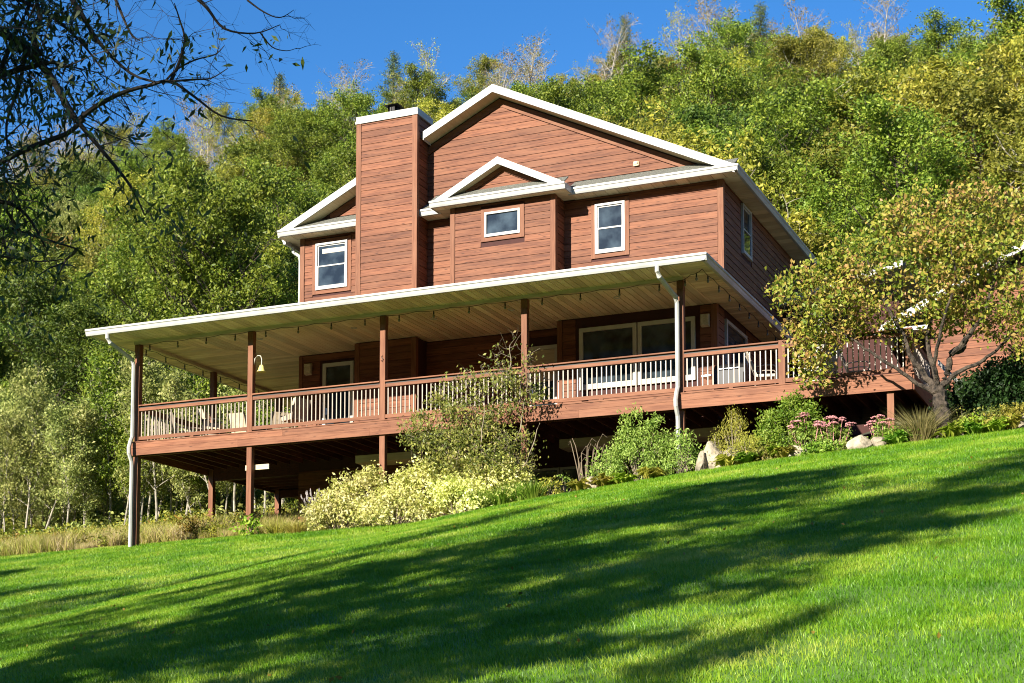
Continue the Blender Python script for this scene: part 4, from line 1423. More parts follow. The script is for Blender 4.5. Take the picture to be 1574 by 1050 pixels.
def grass_clump(name, label, cat, x, y, r, h, mat, n=260, wd=.012, seed=1, lean=.8, heads=None, group=None):
    rng = np.random.default_rng(seed)
    t = thing(name, (x, y, hz(x, y) - .02), label, cat, group)
    a = rng.random(n) * 6.283; R = r * rng.random(n) ** .7
    b = np.stack([np.cos(a) * R * .35, np.sin(a) * R * .35, np.zeros(n)], 1)
    hh = h * (.6 + .5 * rng.random(n)); out = R * lean * (.5 + rng.random(n))
    w_ = rng.random(n) * 6.283; w3 = np.stack([np.cos(w_), np.sin(w_), np.zeros(n)], 1) * wd / 2
    d = np.stack([np.cos(a), np.sin(a), np.zeros(n)], 1)
    m1 = b + d * (out * .3)[:, None] + np.array([0, 0, 1.]) * (hh * .6)[:, None]
    tp = b + d * out[:, None] + np.array([0, 0, 1.]) * hh[:, None]
    V = np.stack([b - w3, b + w3, m1 + w3, m1 - w3, tp], 1).reshape(-1, 3)
    i = np.arange(n)[:, None] * 5
    F = np.concatenate([i + [0, 1, 2], i + [0, 2, 3], i + [3, 2, 4]], 0)
    inst(tri_mesh('blades', V, F, mat), 'blades', t, (0, 0, 0))
    if heads:
        hm, hn, hs = heads
        mb = MB()
        for j in range(hn):
            an = rng.random() * 6.28; rr = r * (.4 + .8 * rng.random())
            e = Vector((math.cos(an) * rr * .7, math.sin(an) * rr * .7, h * (.95 + .35 * rng.random())))
            mb.tube([(0, 0, 0), e * .6 + Vector((0, 0, .05)), e], [.006, .005, .004], 3)
            mb.tube([e, e + Vector((e.x * .08, e.y * .08, hs * .5)), e + Vector((e.x * .1, e.y * .1, hs))], [.012, .018, .004], 5)
        inst(mb.mesh('seed_heads', hm), 'seed_heads', t, (0, 0, 0))
    return t


def boulder(label, x, y, rx, ry, rz_, seed, z=None, tilt=0.2, mat=None):
    rng = random.Random(seed)
    import bmesh
    bm = bmesh.new(); bmesh.ops.create_icosphere(bm, subdivisions=4, radius=1)
    planes = [(Vector((rng.uniform(-1, 1), rng.uniform(-1, .3), rng.uniform(-.6, 1))).normalized(), rng.uniform(.55, .85)) for _ in range(11)]
    ph = [rng.uniform(0, 6) for _ in range(6)]
    for v in bm.verts:
        p = v.co.copy()
        for nrm, d in planes:
            e = p.dot(nrm) - d
            if e > 0: p -= nrm * e * .92
        n_ = .03 * math.sin(p.x * 9 + ph[0]) * math.sin(p.y * 8 + ph[1]) * math.sin(p.z * 10 + ph[2]) + .012 * math.sin(p.x * 27 + ph[3]) * math.sin(p.z * 31 + ph[4]) + .012 * math.sin(p.z * 45 + ph[5])
        p += v.co * n_
        v.co = (p.x * rx, p.y * ry, p.z * rz_)
    me = bpy.data.meshes.new('boulder'); bm.to_mesh(me); bm.free()
    me.polygons.foreach_set('use_smooth', [False] * len(me.polygons))
    me.materials.append(mat or M['stone'])
    o = bpy.data.objects.new('boulder', me); COL.objects.link(o)
    o.location = (x, y, (hz(x, y) if z is None else z) + rz_ * .45)
    o.rotation_euler = (0, rng.uniform(-tilt, tilt), rng.uniform(-.5, .5))
    return tag(o, label, 'boulder', 'pale boulders edging the flower bed')


# mulch bed between lawn and deck
bxs = np.linspace(4.8, 30, 90); bys = np.linspace(-1.5, 3.0, 24)
tag(grid_sheet('flower_bed', bxs, bys, M['mulch'], 0.012, mask=lambda x, y: y > -1.30), 'dark mulched soil of the flower bed under the deck edge', kind='structure')

LF['varie'] = leafmat('cream edged shrub leaves', [(0.10, 0.18, 0.02), (0.50, 0.52, 0.11), (0.84, 0.80, 0.32), (0.95, 0.90, 0.54)], trans=.3, posvar=3)
LF['shrub'] = leafmat('bright green shrub leaves', [(0.05, 0.13, 0.01), (0.14, 0.28, 0.02), (0.28, 0.42, 0.05), (0.46, 0.56, 0.12)], posvar=3)
LF['phlox'] = leafmat('grey green stalk leaves', [(0.08, 0.15, 0.02), (0.22, 0.33, 0.05), (0.38, 0.50, 0.10), (0.56, 0.64, 0.20)], posvar=3)
LF['dark'] = leafmat('dark hedge leaves', [(0.008, 0.02, 0.006), (0.018, 0.045, 0.012), (0.04, 0.09, 0.02), (0.07, 0.14, 0.03)], posvar=3)
LF['crab'] = leafmat('sparse autumn leaves', [(0.04, 0.055, 0.015), (0.14, 0.17, 0.03), (0.34, 0.34, 0.07), (0.46, 0.34, 0.16)], posvar=3)
LF['orange'] = leafmat('yellow green and orange leaves', [(0.03, 0.075, 0.006), (0.11, 0.16, 0.012), (0.25, 0.28, 0.03), (0.36, 0.29, 0.05), (0.38, 0.19, 0.08), (0.20, 0.26, 0.04)], posvar=1.1, trans=.3)
LF['near'] = leafmat('pointed leaves with shade in the colour', [(0.012, 0.025, 0.006), (0.025, 0.05, 0.01), (0.05, 0.085, 0.015), (0.16, 0.20, 0.04)], trans=.2)  # leaf colours darkened to stand for shade on the overhanging branches
LF['lime'] = leafmat('lime ground cover leaves', [(0.10, 0.18, 0.01), (0.22, 0.34, 0.02), (0.38, 0.48, 0.05), (0.55, 0.58, 0.12)], posvar=3)
LF['gold'] = leafmat('golden fern fronds', [(0.16, 0.18, 0.02), (0.32, 0.32, 0.04), (0.50, 0.46, 0.08), (0.58, 0.50, 0.14)], posvar=3)
LF['orange'] = LF['orange']
M['sedum'] = plain('dusty pink flower heads', (0.62, 0.27, 0.27), 0.9, var=.35, scale=30, bump=.6)
M['drygrass'] = leafmat('dry grass clump', [(0.14, 0.13, 0.04), (0.30, 0.26, 0.10), (0.46, 0.38, 0.18)], posvar=2)
M['seed'] = plain('brown seed heads', (0.20, 0.15, 0.10), .9)
M['greyseed'] = plain('grey spent flower spikes', (0.33, 0.29, 0.27), .9)

# cream variegated shrubs, four side by side
for i, (px_, w_, h_, yy) in enumerate([(560, 1.15, 1.42, -.35), (650, 1.15, 1.45, -.55), (725, 1.0, 1.40, -.30), (520, .8, .95, -.75), (610, 1.2, .80, -1.05), (700, 1.0, .9, -.95), (772, .75, 1.2, -.5)]):
    p = at(px_, 790, yy)
    bush('variegated_shrub', 'cream and green variegated shrub, %s from the left below the deck' % ORD[[2, 4, 6, 1, 3, 5, 7][i]], 'shrub', p.x, yy, w_, .62, h_, LF['varie'], leaf=.085, n=4200,
         stems=40, clumps=70, cl=.13, seed=30 + i, group='cream variegated shrubs below the deck', upright=.25)
# small sunflower like plant, lavender clump
p = at(395, 820, .2)
bush('leafy_seedling', 'small broad leaved plant at the foot of the second front post', 'plant', p.x, -.35, .38, .3, .62, LF['lime'], leaf=.13, n=150, stems=8, clumps=14, cl=.09, seed=50)
p = at(478, 815, -.2)
grass_clump('lavender', 'grey stemmed lavender clump left of the cream shrubs', 'plant', p.x, 0.1, .5, .75, LF['pale'], n=420, seed=51, heads=(M['greyseed'], 40, .12))
p = at(440, 820, .5)
for i, (px_, yy, r_, h_) in enumerate([(425, .2, .4, .35), (455, .0, .45, .3), (500, -.6, .45, .35)]):
    p = at(px_, 825, yy)
    grass_clump('weed_clump', ('low yellow green weeds at the foot of the third lawn side post', 'low yellow green weeds beside the lavender clump', 'low yellow green weeds at the left end of the cream shrubs')[i], 'plant', p.x, yy, r_, h_, LF['gold'], n=300, seed=52 + i, lean=1.0)
# day lilies and fern right of the cream shrubs
for i, (px_, yy) in enumerate([(770, -1.0), (800, -.75), (740, -1.1), (820, -.95)]):
    p = at(px_, 780, yy)
    grass_clump('daylily_clump', 'arching green daylily leaves, %s clump from the left beside the cream shrubs' % ORD[[2, 3, 1, 4][i]], 'plant', p.x, yy, .45, .5, LF['shrub'], n=240, wd=.02, seed=60 + i, lean=1.1, group='daylily clumps')
# small tree against the deck
def crown_tree(name, label, limbs, ells, n, leaf, mat, per, cl, seed, r_twig=.006, bark='bark', keepfn=None, droop=.5, aspect=1.8, cat='tree', shell=.5, nudge=.10, thick=1.0):
    """given limb paths in world space, twigs grow step by step towards leaf clumps that fill the ellipsoids"""
    rng = np.random.default_rng(seed)
    base = limbs[0][0][0]
    t = thing(name, (base[0], base[1], hz(base[0], base[1]) - .02), label, cat)
    o = np.array([base[0], base[1], hz(base[0], base[1]) - .02])
    mb = MB(); nodes = []
    for pts, r0, r1 in limbs:
        P3 = [Vector(tuple(np.array(tuple(p)) - o)) for p in pts]
        Q = []
        for i in range(len(P3) - 1):
            for k in range(5): Q.append(P3[i].lerp(P3[i + 1], k / 5) + Vector(rng.normal(size=3)) * .012)
        Q.append(P3[-1])
        m_ = len(Q)
        mb.tube(Q, [r0 + (r1 - r0) * (i / (m_ - 1)) ** .8 for i in range(m_)], 7)
        for i, q in enumerate(Q):
            if i > m_ * .25: nodes.append((np.array(tuple(q)), r0 + (r1 - r0) * i / (m_ - 1)))
    C_ = []
    for (c, r, w_) in ells:
        for _ in range(int(n * w_)):
            d = rng.normal(size=3); d /= np.linalg.norm(d)
            C_.append(np.array(c) - o + d * np.array(r) * (shell + (1 - shell) * rng.random() ** .6))
    C_ = np.array(C_)
    NP = np.array([q[0] for q in nodes]); NR = np.array([q[1] for q in nodes])
    left = list(range(len(C_)))
    dist = np.array([np.min(np.linalg.norm(NP - c, axis=1)) for c in C_])
    for ci in np.argsort(dist):
        c = C_[ci]
        dd = np.linalg.norm(NP - c, axis=1) + np.maximum(0, (NP[:, 2] - c[2])) * .7
        j = int(np.argmin(dd)); p = NP[j]; r = min(NR[j] * .6, r_twig * (1 + 2.0 * dd[j]) * thick)
        L_ = np.linalg.norm(c - p)
        side = rng.normal(size=3) * nudge * L_
        k = max(2, int(L_ / .22))
        pts = [p + (c - p) * (i / k) + side * math.sin(math.pi * i / k) + np.array([0, 0, .12 * L_ * math.sin(math.pi * i / k)]) for i in range(k + 1)]
        rr = [max(.0025, r * (1 - .75 * i / k)) for i in range(k + 1)]
        mb.tube(pts, rr, 4)
        NP = np.vstack([NP, pts[1:]]); NR = np.concatenate([NR, rr[1:]])
        for _ in range(3):
            q = pts[int(rng.integers(1, k + 1))]; e = q + rng.normal(size=3) * cl * 1.0
            mb.tube([q, (q + e) / 2 + rng.normal(size=3) * .02, e], [.003, .0025, .0015], 3)
    inst(mb.mesh('trunk', M[bark]), 'trunk', t, (0, 0, 0))
    wts = .35 + 1.3 * rng.random(len(C_))
    k = np.repeat(np.arange(len(C_)), np.maximum(1, (per * wts).astype(int)))
    pts = C_[k] + rng.normal(size=(len(k), 3)) * cl * np.array([1, 1, .75])
    if keepfn is not None: pts = pts[keepfn(pts, rng)]
    inst(leaf_mesh('crown', pts, leaf, mat, rng, droop=droop, aspect=aspect), 'crown', t, (0, 0, 0))
    return t


A = at
bz_ = A(742, 790, -.55)
root = Vector((bz_.x, -.55, hz(bz_.x, -.55) - .1))
fork = [(root, A(735, 760, -.5), A(690, 700, -.6), A(655, 660, -.7)), (root, A(745, 740, -.5), A(720, 650, -.45), A(700, 580, -.4)), (root, A(755, 740, -.45), A(765, 640, -.4), A(785, 560, -.5), A(784, 530, -.5)),
        (root, A(765, 750, -.6), A(800, 660, -.7), A(812, 570, -.6)), (root, A(750, 760, -.8), A(740, 690, -1.1), A(745, 620, -1.1)), (root, A(770, 760, -.6), A(810, 710, -.8), A(830, 650, -.8))]
cc = A(735, 700, -.6); c2 = A(745, 610, -.6); c3 = A(785, 560, -.55); c4 = A(650, 660, -.7)
crown_tree('ornamental_tree', 'small multi stemmed tree with curling leaves growing up in front of the deck railing', [(f, .032, .008) for f in fork],
           [(tuple(cc), (1.42, .75, .80), .50), (tuple(c2), (1.45, .6, .75), .28), (tuple(c3), (.62, .4, .62), .10), (tuple(c4), (.55, .4, .45), .12)], 380, .082, LF['crab'], 31, .14, 8, bark='twig',
           keepfn=lambda p, r: r.random(len(p)) < np.clip(1.35 - (p[:, 2] - 1.0) * .42, .24, 1), droop=1.0)
# golden fern frond, dark spent stems, phlox, hostas
p = at(842, 745, -.8)
bush('golden_fern', 'yellow fern frond leaning right of the small sparse tree', 'fern', p.x, -.8, .38, .2, .5, LF['gold'], leaf=.07, n=420, stems=12, clumps=22, cl=.05, seed=70)
bush('flowering_weed', 'small pale green weed in front of the basement window', 'plant', at(868, 745, -.6).x, -.6, .22, .2, .5, LF['phlox'], leaf=.05, n=160, stems=10, clumps=18, cl=.05, seed=71)
p = at(905, 740, -.5)
t = thing('spent_stems', (p.x, -.45, hz(p.x, -.45)), 'bare curled brown stems left of the tall green stalked shrub', 'plant')
mb = MB(); rr = random.Random(3)
for i in range(16):
    a = rr.uniform(-.45, .45); h_ = rr.uniform(.7, 1.35); c = rr.choice([-1, 1]) * rr.uniform(.06, .22)
    pts = [(a * .4, rr.uniform(-.1, .1), 0), (a * .8, 0, h_ * .5), (a + c * .2, 0, h_ * .85), (a + c * .7, .02, h_), (a + c * 1.2, .02, h_ * .93)]
    mb.tube(pts, [.011, .010, .009, .008, .003], 5)
inst(mb.mesh('stems', M['seed']), 'stems', t, (0, 0, 0))
for i, (px_, yy, w_, h_, n_, lab) in enumerate([(985, -.35, .85, 1.35, 5200, 'tall grey green leafy shrub left of the long white downspout'), (1052, -.45, .42, .85, 1300, 'small grey green shrub just right of the long white downspout'),
                                          (935, -.6, .45, .75, 1300, 'low grey green plant between bare stems and tall leafy shrub')]):
    p = at(px_, 730, yy)
    bush('stalked_shrub', lab, 'shrub', p.x, yy, w_, .5, h_, LF['phlox'], leaf=.085, n=n_, stems=30, clumps=46, cl=.085, seed=80 + i, spiky=.3, upright=.6, aspect=3.0)


def hosta(label, px_, yy, r, mat, seed, n=34, L=.26, hh=.22):
    rng = random.Random(seed)
    p = at(px_, 720, yy)
    t = thing('hosta', (p.x, yy, hz(p.x, yy)), label, 'plant', 'broad leaved clumps edging the bed')
    me = MB()
    for i in range(n):
        a = rng.uniform(0, 6.283); q = rng.uniform(.15, 1)
        d = Vector((math.cos(a), math.sin(a), 0)); s_ = Vector((-d.y, d.x, 0))
        b = d * (r * q * .35) + Vector((0, 0, .02)); l = L * rng.uniform(.7, 1.2); wv = l * .33
        z1 = hh * (1.3 - q) * rng.uniform(.6, 1.1)
        m_ = b + d * (l * .5) + Vector((0, 0, z1 + .05)); e = b + d * l * 1.1 + Vector((0, 0, z1 - .02)); m0 = b + d * l * .2 + Vector((0, 0, z1 * .7))
        k = len(me.v)
        me.v += [tuple(b), tuple(m0 + s_ * wv * .6 + Vector((0, 0, .02))), tuple(m_ + s_ * wv + Vector((0, 0, .01))), tuple(e), tuple(m_ - s_ * wv + Vector((0, 0, .01))), tuple(m0 - s_ * wv * .6 + Vector((0, 0, .02))), tuple(m_ - Vector((0, 0, .03)))]
        for f in ((0, 1, 6), (1, 2, 6), (2, 3, 6), (3, 4, 6), (4, 5, 6), (5, 0, 6)): me.f.append(tuple(k + j for j in f)); me.m.append(0)
    inst(me.mesh('leaves', mat), 'leaves', t, (0, 0, 0))
    return t


for i, (px_, yy, r_, m_, lab) in enumerate([
    (930, -1.1, .4, 'gold', 'yellow hosta right of the small white boulder'), (958, -1.12, .4, 'lime', 'lime hosta at the foot of the tall leafy shrub'),
    (1000, -1.1, .4, 'gold', 'yellow hosta left of the foot of the white downspout'), (890, -1.15, .3, 'gold', 'small yellow hosta left of the small white boulder'),
    (1120, -1.1, .4, 'gold', 'yellow hosta in front of the tall white boulder'), (1150, -1.15, .4, 'shrub', 'green hosta below the golden feathery plants'),
    (1205, -1.12, .5, 'gold', 'big leaved golden hosta in front of the low boulder'), (1186, -1.0, .4, 'lime', 'lime hosta left of the big leaved golden hosta'),
    (1500, -.95, .5, 'shrub', 'green hosta right of the small orange tree trunk'), (1465, -1.0, .5, 'lime', 'lime hosta close right of the dry grass clump'),
    (1535, -.95, .5, 'lime', 'lime hosta near the right edge of the bed'), (1560, -.8, .5, 'gold', 'yellow hosta at the far right end of the bed'),
    (1380, -1.05, .35, 'shrub', 'green hosta left of the dry grass clump')]):
    hosta(lab, px_, yy, r_, LF[m_], 90 + i)

# boulders
p = at(907, 748, -1.05); boulder('small white boulder at the lawn edge near the basement window', p.x, -1.05, .27, .22, .25, 1)
p = at(1098, 700, -.6); boulder('tall pale boulder standing right of the long white downspout', p.x, -.6, .30, .25, .50, 2)
p = at(1080, 722, -.85); boulder('narrow pale stone leaning on the tall boulder', p.x - .02, -.85, .14, .15, .34, 3)
p = at(1128, 720, -.8); boulder('low pale boulder half hidden by golden plants', p.x, -.75, .35, .25, .34, 4)
p = at(1225, 697, -1.1); boulder('low cream boulder behind the big leaved golden hosta', p.x, -1.0, .42, .25, .20, 5)
p = at(1322, 685, -1.0); boulder('flat rounded boulder between the pink flower heads', p.x, -.95, .36, .3, .25, 6)
p = at(1174, 655, -.2); boulder('squared pale stone behind the golden feathery plants', p.x, -.2, .38, .25, .3, 7)
p = at(1352, 683, -1.0); boulder('small brown boulder right of the flat rounded boulder', p.x, -.95, .22, .2, .2, 8)
p = at(1568, 655, -.7); boulder('pale boulder at the right edge of the picture', p.x, -.7, .3, .3, .25, 9)

# golden feathery plants, dense green shrub, sedums, hedge
for i, (px_, yy, w_, h_, n_, lab) in enumerate([(1128, -.55, .35, 1.15, 1500, 'tall feathery golden green plant behind the tall boulder'), (1150, -.8, .55, .62, 1900, 'low feathery golden plant spreading over the boulders'),
                                                (1100, -.45, .25, .8, 500, 'thin feathery golden plant left of the tall feathery one')]):
    p = at(px_, 700, yy)
    bush('feathery_plant', lab, 'plant', p.x, yy, w_, .3, h_, LF['gold'], leaf=.06, n=n_, stems=30, clumps=36, cl=.07, seed=110 + i, spiky=.35, upright=1.2, aspect=4.5)
p = at(1217, 680, -.4)
bush('rounded_shrub', 'dense rounded bright green shrub below the deck railing', 'shrub', p.x, -.35, .78, .6, 1.32, LF['shrub'], leaf=.085, n=8500, stems=40, clumps=110, cl=.10, seed=120, upright=.4, aspect=2.6)
for i, (px_, yy, w_, h_, lab) in enumerate([(1165, -.95, .6, .3, 'low dark leaved ground cover under the golden feathery plants'), (1260, -1.0, .5, .25, 'low leafy ground cover left of the flat rounded boulder'),
                                            (1395, -.75, .5, .35, 'low green ground cover beside the deck end post'), (1510, -.6, .8, .35, 'low lime ground cover right of the tree trunk'), (1555, -.5, .6, .5, 'yellow flowering plants at the far right')]):
    p = at(px_, 700, yy)
    bush('ground_cover', lab, 'plant', p.x, yy, w_, .35, h_, LF[('crab', 'shrub', 'shrub', 'lime', 'gold')[i]], leaf=.075, n=1300, stems=10, clumps=40, cl=.07, seed=130 + i)
heads = MB()


def sedum(px_, py_, yy, r, h, nh, lab, seed):
    rng = random.Random(seed)
    p = at(px_, py_, yy)
    t = bush('sedum', lab, 'flowers', p.x, yy, r, r * .7, h * .8, LF['phlox'], leaf=.07, n=int(700 * r / .3), stems=16, clumps=30, cl=.06, seed=seed, group='pink sedums in the bed')
    for i in range(nh):
        a = rng.uniform(0, 6.28); q = rng.uniform(0, 1) ** .6
        x, y = math.cos(a) * r * q, math.sin(a) * r * .7 * q
        s_ = rng.uniform(.07, .12)
        zz = h * (1 - .35 * q) + rng.uniform(-.05, .05)
        mb = MB()
        mb.tube([(x * .5, y * .5, 0), (x, y, zz - .02)], [.006, .005], 4)
        for k in range(26):
            b = rng.uniform(0, 6.28); w_ = rng.uniform(0, 1) ** .5 * s_
            c = (x + math.cos(b) * w_, y + math.sin(b) * w_, zz + .035 * (1 - (w_ / s_) ** 2))
            mb.lathe([(.013, 0), (.017, .010), (.008, .022)], c, 5)
        inst(mb.mesh('flower_head', M['sedum']), 'flower_head', t, (0, 0, 0))
    return t


sedum(1240, 690, -.75, .35, .95, 15, 'large dusty pink sedum just right of the rounded green shrub', 140)
sedum(1282, 690, -.6, .42, .80, 15, 'dusty pink sedum behind the flat rounded boulder', 141)
sedum(1356, 680, -.6, .28, .72, 11, 'dusty pink sedum left of the deck end post', 142)
p = at(1415, 675, -.95)
grass_clump('dry_grass_clump', 'straw coloured ornamental grass clump at the foot of the orange tree', 'grass clump', p.x, -.85, .62, .68, M['drygrass'], n=800, wd=.013, seed=150, lean=1.2)
p = at(1520, 690, .5)
for i, (px_, yy, w_, h_) in enumerate([(1490, .9, .7, 1.05), (1535, .8, .85, 1.35), (1590, .7, 1.1, 1.65)]):
    p = at(px_, 660, yy)
    bush('hedge_shrub', 'dark glossy hedge shrub in front of the garage, %s from the left' % ORD[i + 1], 'shrub', p.x, yy, w_, .7, h_, LF['dark'], leaf=.09, n=6000, stems=30, clumps=80, cl=.12, seed=160 + i, group='dark hedge in front of the garage')
for i, (px_, yy) in enumerate([(1520, -.35), (1545, -.3), (1480, -.5)]):
    p = at(px_, 665, yy)
    bush('withered_plant', ('withered tan plant in front of the dark hedge', 'withered brown plant at the right of the dark hedge', 'small yellowing plant below the dark hedge')[i], 'plant', p.x, yy, .32, .25, .55, LF['crab'], leaf=.06, n=420, stems=14, clumps=20, cl=.07, seed=170 + i)

# small orange and yellow tree in front of the garage
bz_ = A(1446, 655, -.75)
root = Vector((bz_.x, -.75, hz(bz_.x, -.75) - .15))
Y0 = -.75
trunk_ = (root, A(1449, 640, Y0), A(1444, 612, Y0), A(1442, 592, Y0))
fk = A(1443, 606, Y0)
LB = [(trunk_, .20, .135),
      ((fk, A(1420, 575, Y0), A(1398, 545, Y0 - .1), A(1388, 515, Y0 - .2), A(1350, 450, Y0 - .4), A(1330, 390, Y0 - .4)), .085, .012),
      ((fk, A(1438, 575, Y0 + .1), A(1425, 530, Y0 + .3), A(1432, 480, Y0 + .4), A(1425, 400, Y0 + .5), A(1420, 340, Y0 + .5)), .080, .012),
      ((fk, A(1455, 575, Y0), A(1462, 545, Y0 - .1), A(1490, 515, Y0 - .2), A(1515, 480, Y0 - .3), A(1535, 400, Y0 - .3), A(1545, 340, Y0)), .095, .014),
      ((fk, A(1462, 578, Y0), A(1500, 560, Y0 + .1), A(1530, 540, Y0 + .2), A(1575, 500, Y0 + .3), A(1640, 440, Y0 + .3)), .065, .014),
      ((fk, A(1410, 590, Y0 - .1), A(1370, 562, Y0 - .3), A(1330, 535, Y0 - .4), A(1275, 500, Y0 - .5), A(1230, 470, Y0 - .5)), .060, .010),
      ((fk, A(1436, 560, Y0 - .3), A(1448, 500, Y0 - .8), A(1470, 430, Y0 - 1.1), A(1460, 370, Y0 - 1.2)), .060, .010),
      ((A(1462, 545, Y0 - .1), A(1480, 540, Y0), A(1495, 500, Y0 + .3), A(1500, 420, Y0 + .7), A(1490, 350, Y0 + .7)), .05, .010)]
e1 = A(1400, 430, Y0); e2 = A(1262, 470, Y0 - .1); e3 = A(1545, 420, Y0); e4 = A(1470, 345, Y0); e5 = A(1250, 565, Y0 - .2); e6 = A(1600, 500, Y0)
crown_tree('maple_tree', 'small spreading tree with orange and yellow green leaves at the deck end', LB,
           [(tuple(e1), (2.2, 1.7, 1.25), .34), (tuple(e2), (1.05, 1.1, 1.15), .17), (tuple(e3), (1.7, 1.5, 1.35), .22), (tuple(e4), (1.9, 1.3, .75), .17), (tuple(e5), (.35, .4, .3), .02), (tuple(e6), (1.0, 1.0, .7), .07)],
           700, .098, LF['orange'], 32, .15, 15, bark='bark', droop=.6, aspect=1.6, r_twig=.010)

# trees behind the viewer, outside the frame: they shade the lawn
TALL = [tree_proto(41, 20, 1.5, .22, .22, LF['green'], limbs=40, subs=4, twigs=1, per=13, clump=.50, leaf=.28, keep=.8),
        tree_proto(42, 20, 1.5, .22, .18, LF['olive'], limbs=32, subs=4, twigs=1, per=10, clump=.5, leaf=.26, keep=.55)]
for i, (sx_, h_, r_, k) in enumerate([(17.2, 24.5, 3.2, 0), (20.8, 19.5, 1.9, 0), (14.6, 15, 1.2, 1), (9.4, 24.5, 1.7, 1), (6.7, 24, 1.1, 1), (2.0, 24, 1.6, 1), (-5.0, 26, 2.4, 0),
                                      (22.3, 11.5, .7, 1), (23.3, 12.5, .45, 1), (25.4, 9.5, .7, 1), (19.0, 14.0, .9, 1), (-10, 24, 2.0, 1), (15.6, 21, 2.1, 1), (11.8, 20, 1.2, 1), (21.6, 22.5, 1.2, 1), (4.4, 22, 1.2, 1), (-2, 23, 1.4, 1), (18.6, 25.5, 1.3, 1)]):
    y_ = -40 - (i % 3) * .7
    x_ = sx_ + .25 * (y_ + 24)
    plant_tree(TALL[k], x_, y_, h_ / 20, i * 1.3, 'tall narrow tree out of view behind the viewer, %s of the row' % ORD[i + 1], 'trees behind the viewer shading the lawn', name='poplar_tree', sx=r_ / 1.5 / (h_ / 20))

# overhanging tree at the upper left
rng = np.random.default_rng(77)
mb = MB(); twp = []
base = near(-420, 1000, 13.2); gz0 = hz(base.x, base.y)
t = thing('overhanging_tree', (base.x, base.y, gz0), 'near tree whose dark half bare branches hang into the upper left of the view', 'tree')


def limb(pts, r0, r1, leafy, dist=12.0, twigs=10, tl=.55):
    P3 = [near(a[0], a[1], (a[2] if len(a) > 2 else dist)) - Vector((base.x, base.y, gz0)) for a in pts]
    # smooth resampling
    Q = []
    for i in range(len(P3) - 1):
        p0 = P3[max(0, i - 1)]; p1 = P3[i]; p2 = P3[i + 1]; p3 = P3[min(len(P3) - 1, i + 2)]
        for k in range(4):
            u = k / 4
            Q.append(.5 * ((2 * p1) + (p2 - p0) * u + (2 * p0 - 5 * p1 + 4 * p2 - p3) * u * u + (3 * p1 - p0 - 3 * p2 + p3) * u ** 3))
    Q.append(P3[-1])
    n = len(Q)
    mb.tube(Q, [r0 + (r1 - r0) * i / (n - 1) for i in range(n)], 6)
    for i in range(twigs):
        u = (i + rng.random()) / twigs * (n - 1.01); k = int(u); p = Q[k].lerp(Q[k + 1], u - k)
        d0 = (Q[k + 1] - Q[k]).normalized()
        d = (d0 * .8 + Vector(rng.normal(size=3)) * .75).normalized()
        L_ = tl * (.5 + rng.random())
        sp, d2 = bend_path(p, d, L_, 5, rng, .22, .02)
        rr = max(.0028, (r0 + (r1 - r0) * u / n) * .26)
        mb.tube(sp, [rr, rr * .85, rr * .7, rr * .55, rr * .4, rr * .25], 4)
        twp.append((sp[-1], leafy)); twp.append((sp[3], leafy))
        for j in range(4):
            q = int(rng.integers(1, 5)); dd = (d2 * .5 + Vector(rng.normal(size=3)) * .6).normalized()
            s2, _ = bend_path(sp[q], dd, L_ * (.3 + .4 * rng.random()), 3, rng, .25, .05)
            mb.tube(s2, [rr * .5, rr * .4, rr * .3, rr * .18], 3)
            twp.append((s2[-1], leafy)); twp.append((s2[2], leafy * .8))


trunk_top = near(-420, -300, 13.2) - Vector((base.x, base.y, gz0))
mb.tube([(0, 0, -.4), trunk_top * .3 + Vector((.1, 0, 0)), trunk_top * .65, trunk_top], [.26, .21, .17, .11], 9)
limb([(-420, 120, 13.2), (-250, 60, 12.6), (-80, 20), (0, 48), (40, 76), (78, 118), (105, 165), (124, 192), (160, 235), (200, 285), (222, 330)], .048, .006, .6, twigs=24, tl=.7)
limb([(118, 186), (150, 162), (190, 142), (230, 131), (262, 125), (298, 148), (340, 178), (388, 186)],   .022, .005, .03, twigs=16, tl=.5)
limb([(262, 125), (274, 100), (284, 62), (276, 30), (268, 5)], .016, .004, .05, twigs=6, tl=.45)
limb([(262, 125), (300, 122), (325, 120), (350, 105)], .010, .003, .05, twigs=4, tl=.3)
limb([(250, 130), (270, 108), (300, 92), (330, 84), (345, 70)], .010, .003, .05, twigs=4, tl=.3)
limb([(60, -60), (112, 0), (150, 62), (200, 112), (245, 128)],   .024, .006, .05, twigs=14, tl=.6)
limb([(150, -60), (178, 0), (200, 50), (215, 62)],   .018, .004, .04, twigs=9, tl=.6)
limb([(0, 250), (35, 232), (72, 217), (105, 204), (130, 182)], .024, .018, .35, twigs=5, tl=.5)
limb([(-200, 320, 12.4), (-80, 280), (0, 250)], .04, .024, .9, twigs=8, tl=.7)
limb([(60, 85), (52, 60), (62, 30), (50, -20)], .030, .012, .9, twigs=10, tl=.6)
limb([(0, 110), (20, 60), (40, 20), (60, -40)], .020, .010, .9, twigs=10, tl=.6)
limb([(250, -60), (290, -15), (318, 12), (345, 44), (392, 51), (430, 38)],   .018, .003, .06, twigs=10, tl=.4)
limb([(400, 50), (418, 72), (440, 78), (456, 74)], .006, .002, .0, twigs=2, tl=.2)
limb([(380, 0), (405, 18), (430, 27), (452, 15)], .008, .002, .0, twigs=3, tl=.25)
limb([(-120, 200, 12.4), (-30, 130), (20, 110), (60, 100), (85, 95)], .035, .012, .9, twigs=12, tl=.6)
limb([(40, 76), (30, 130), (10, 190), (15, 250)], .018, .006, .8, twigs=12, tl=.6)
limb([(-200, 420, 12.4), (-60, 330), (0, 310), (40, 330), (70, 380)], .03, .006, .9, twigs=12, tl=.6)
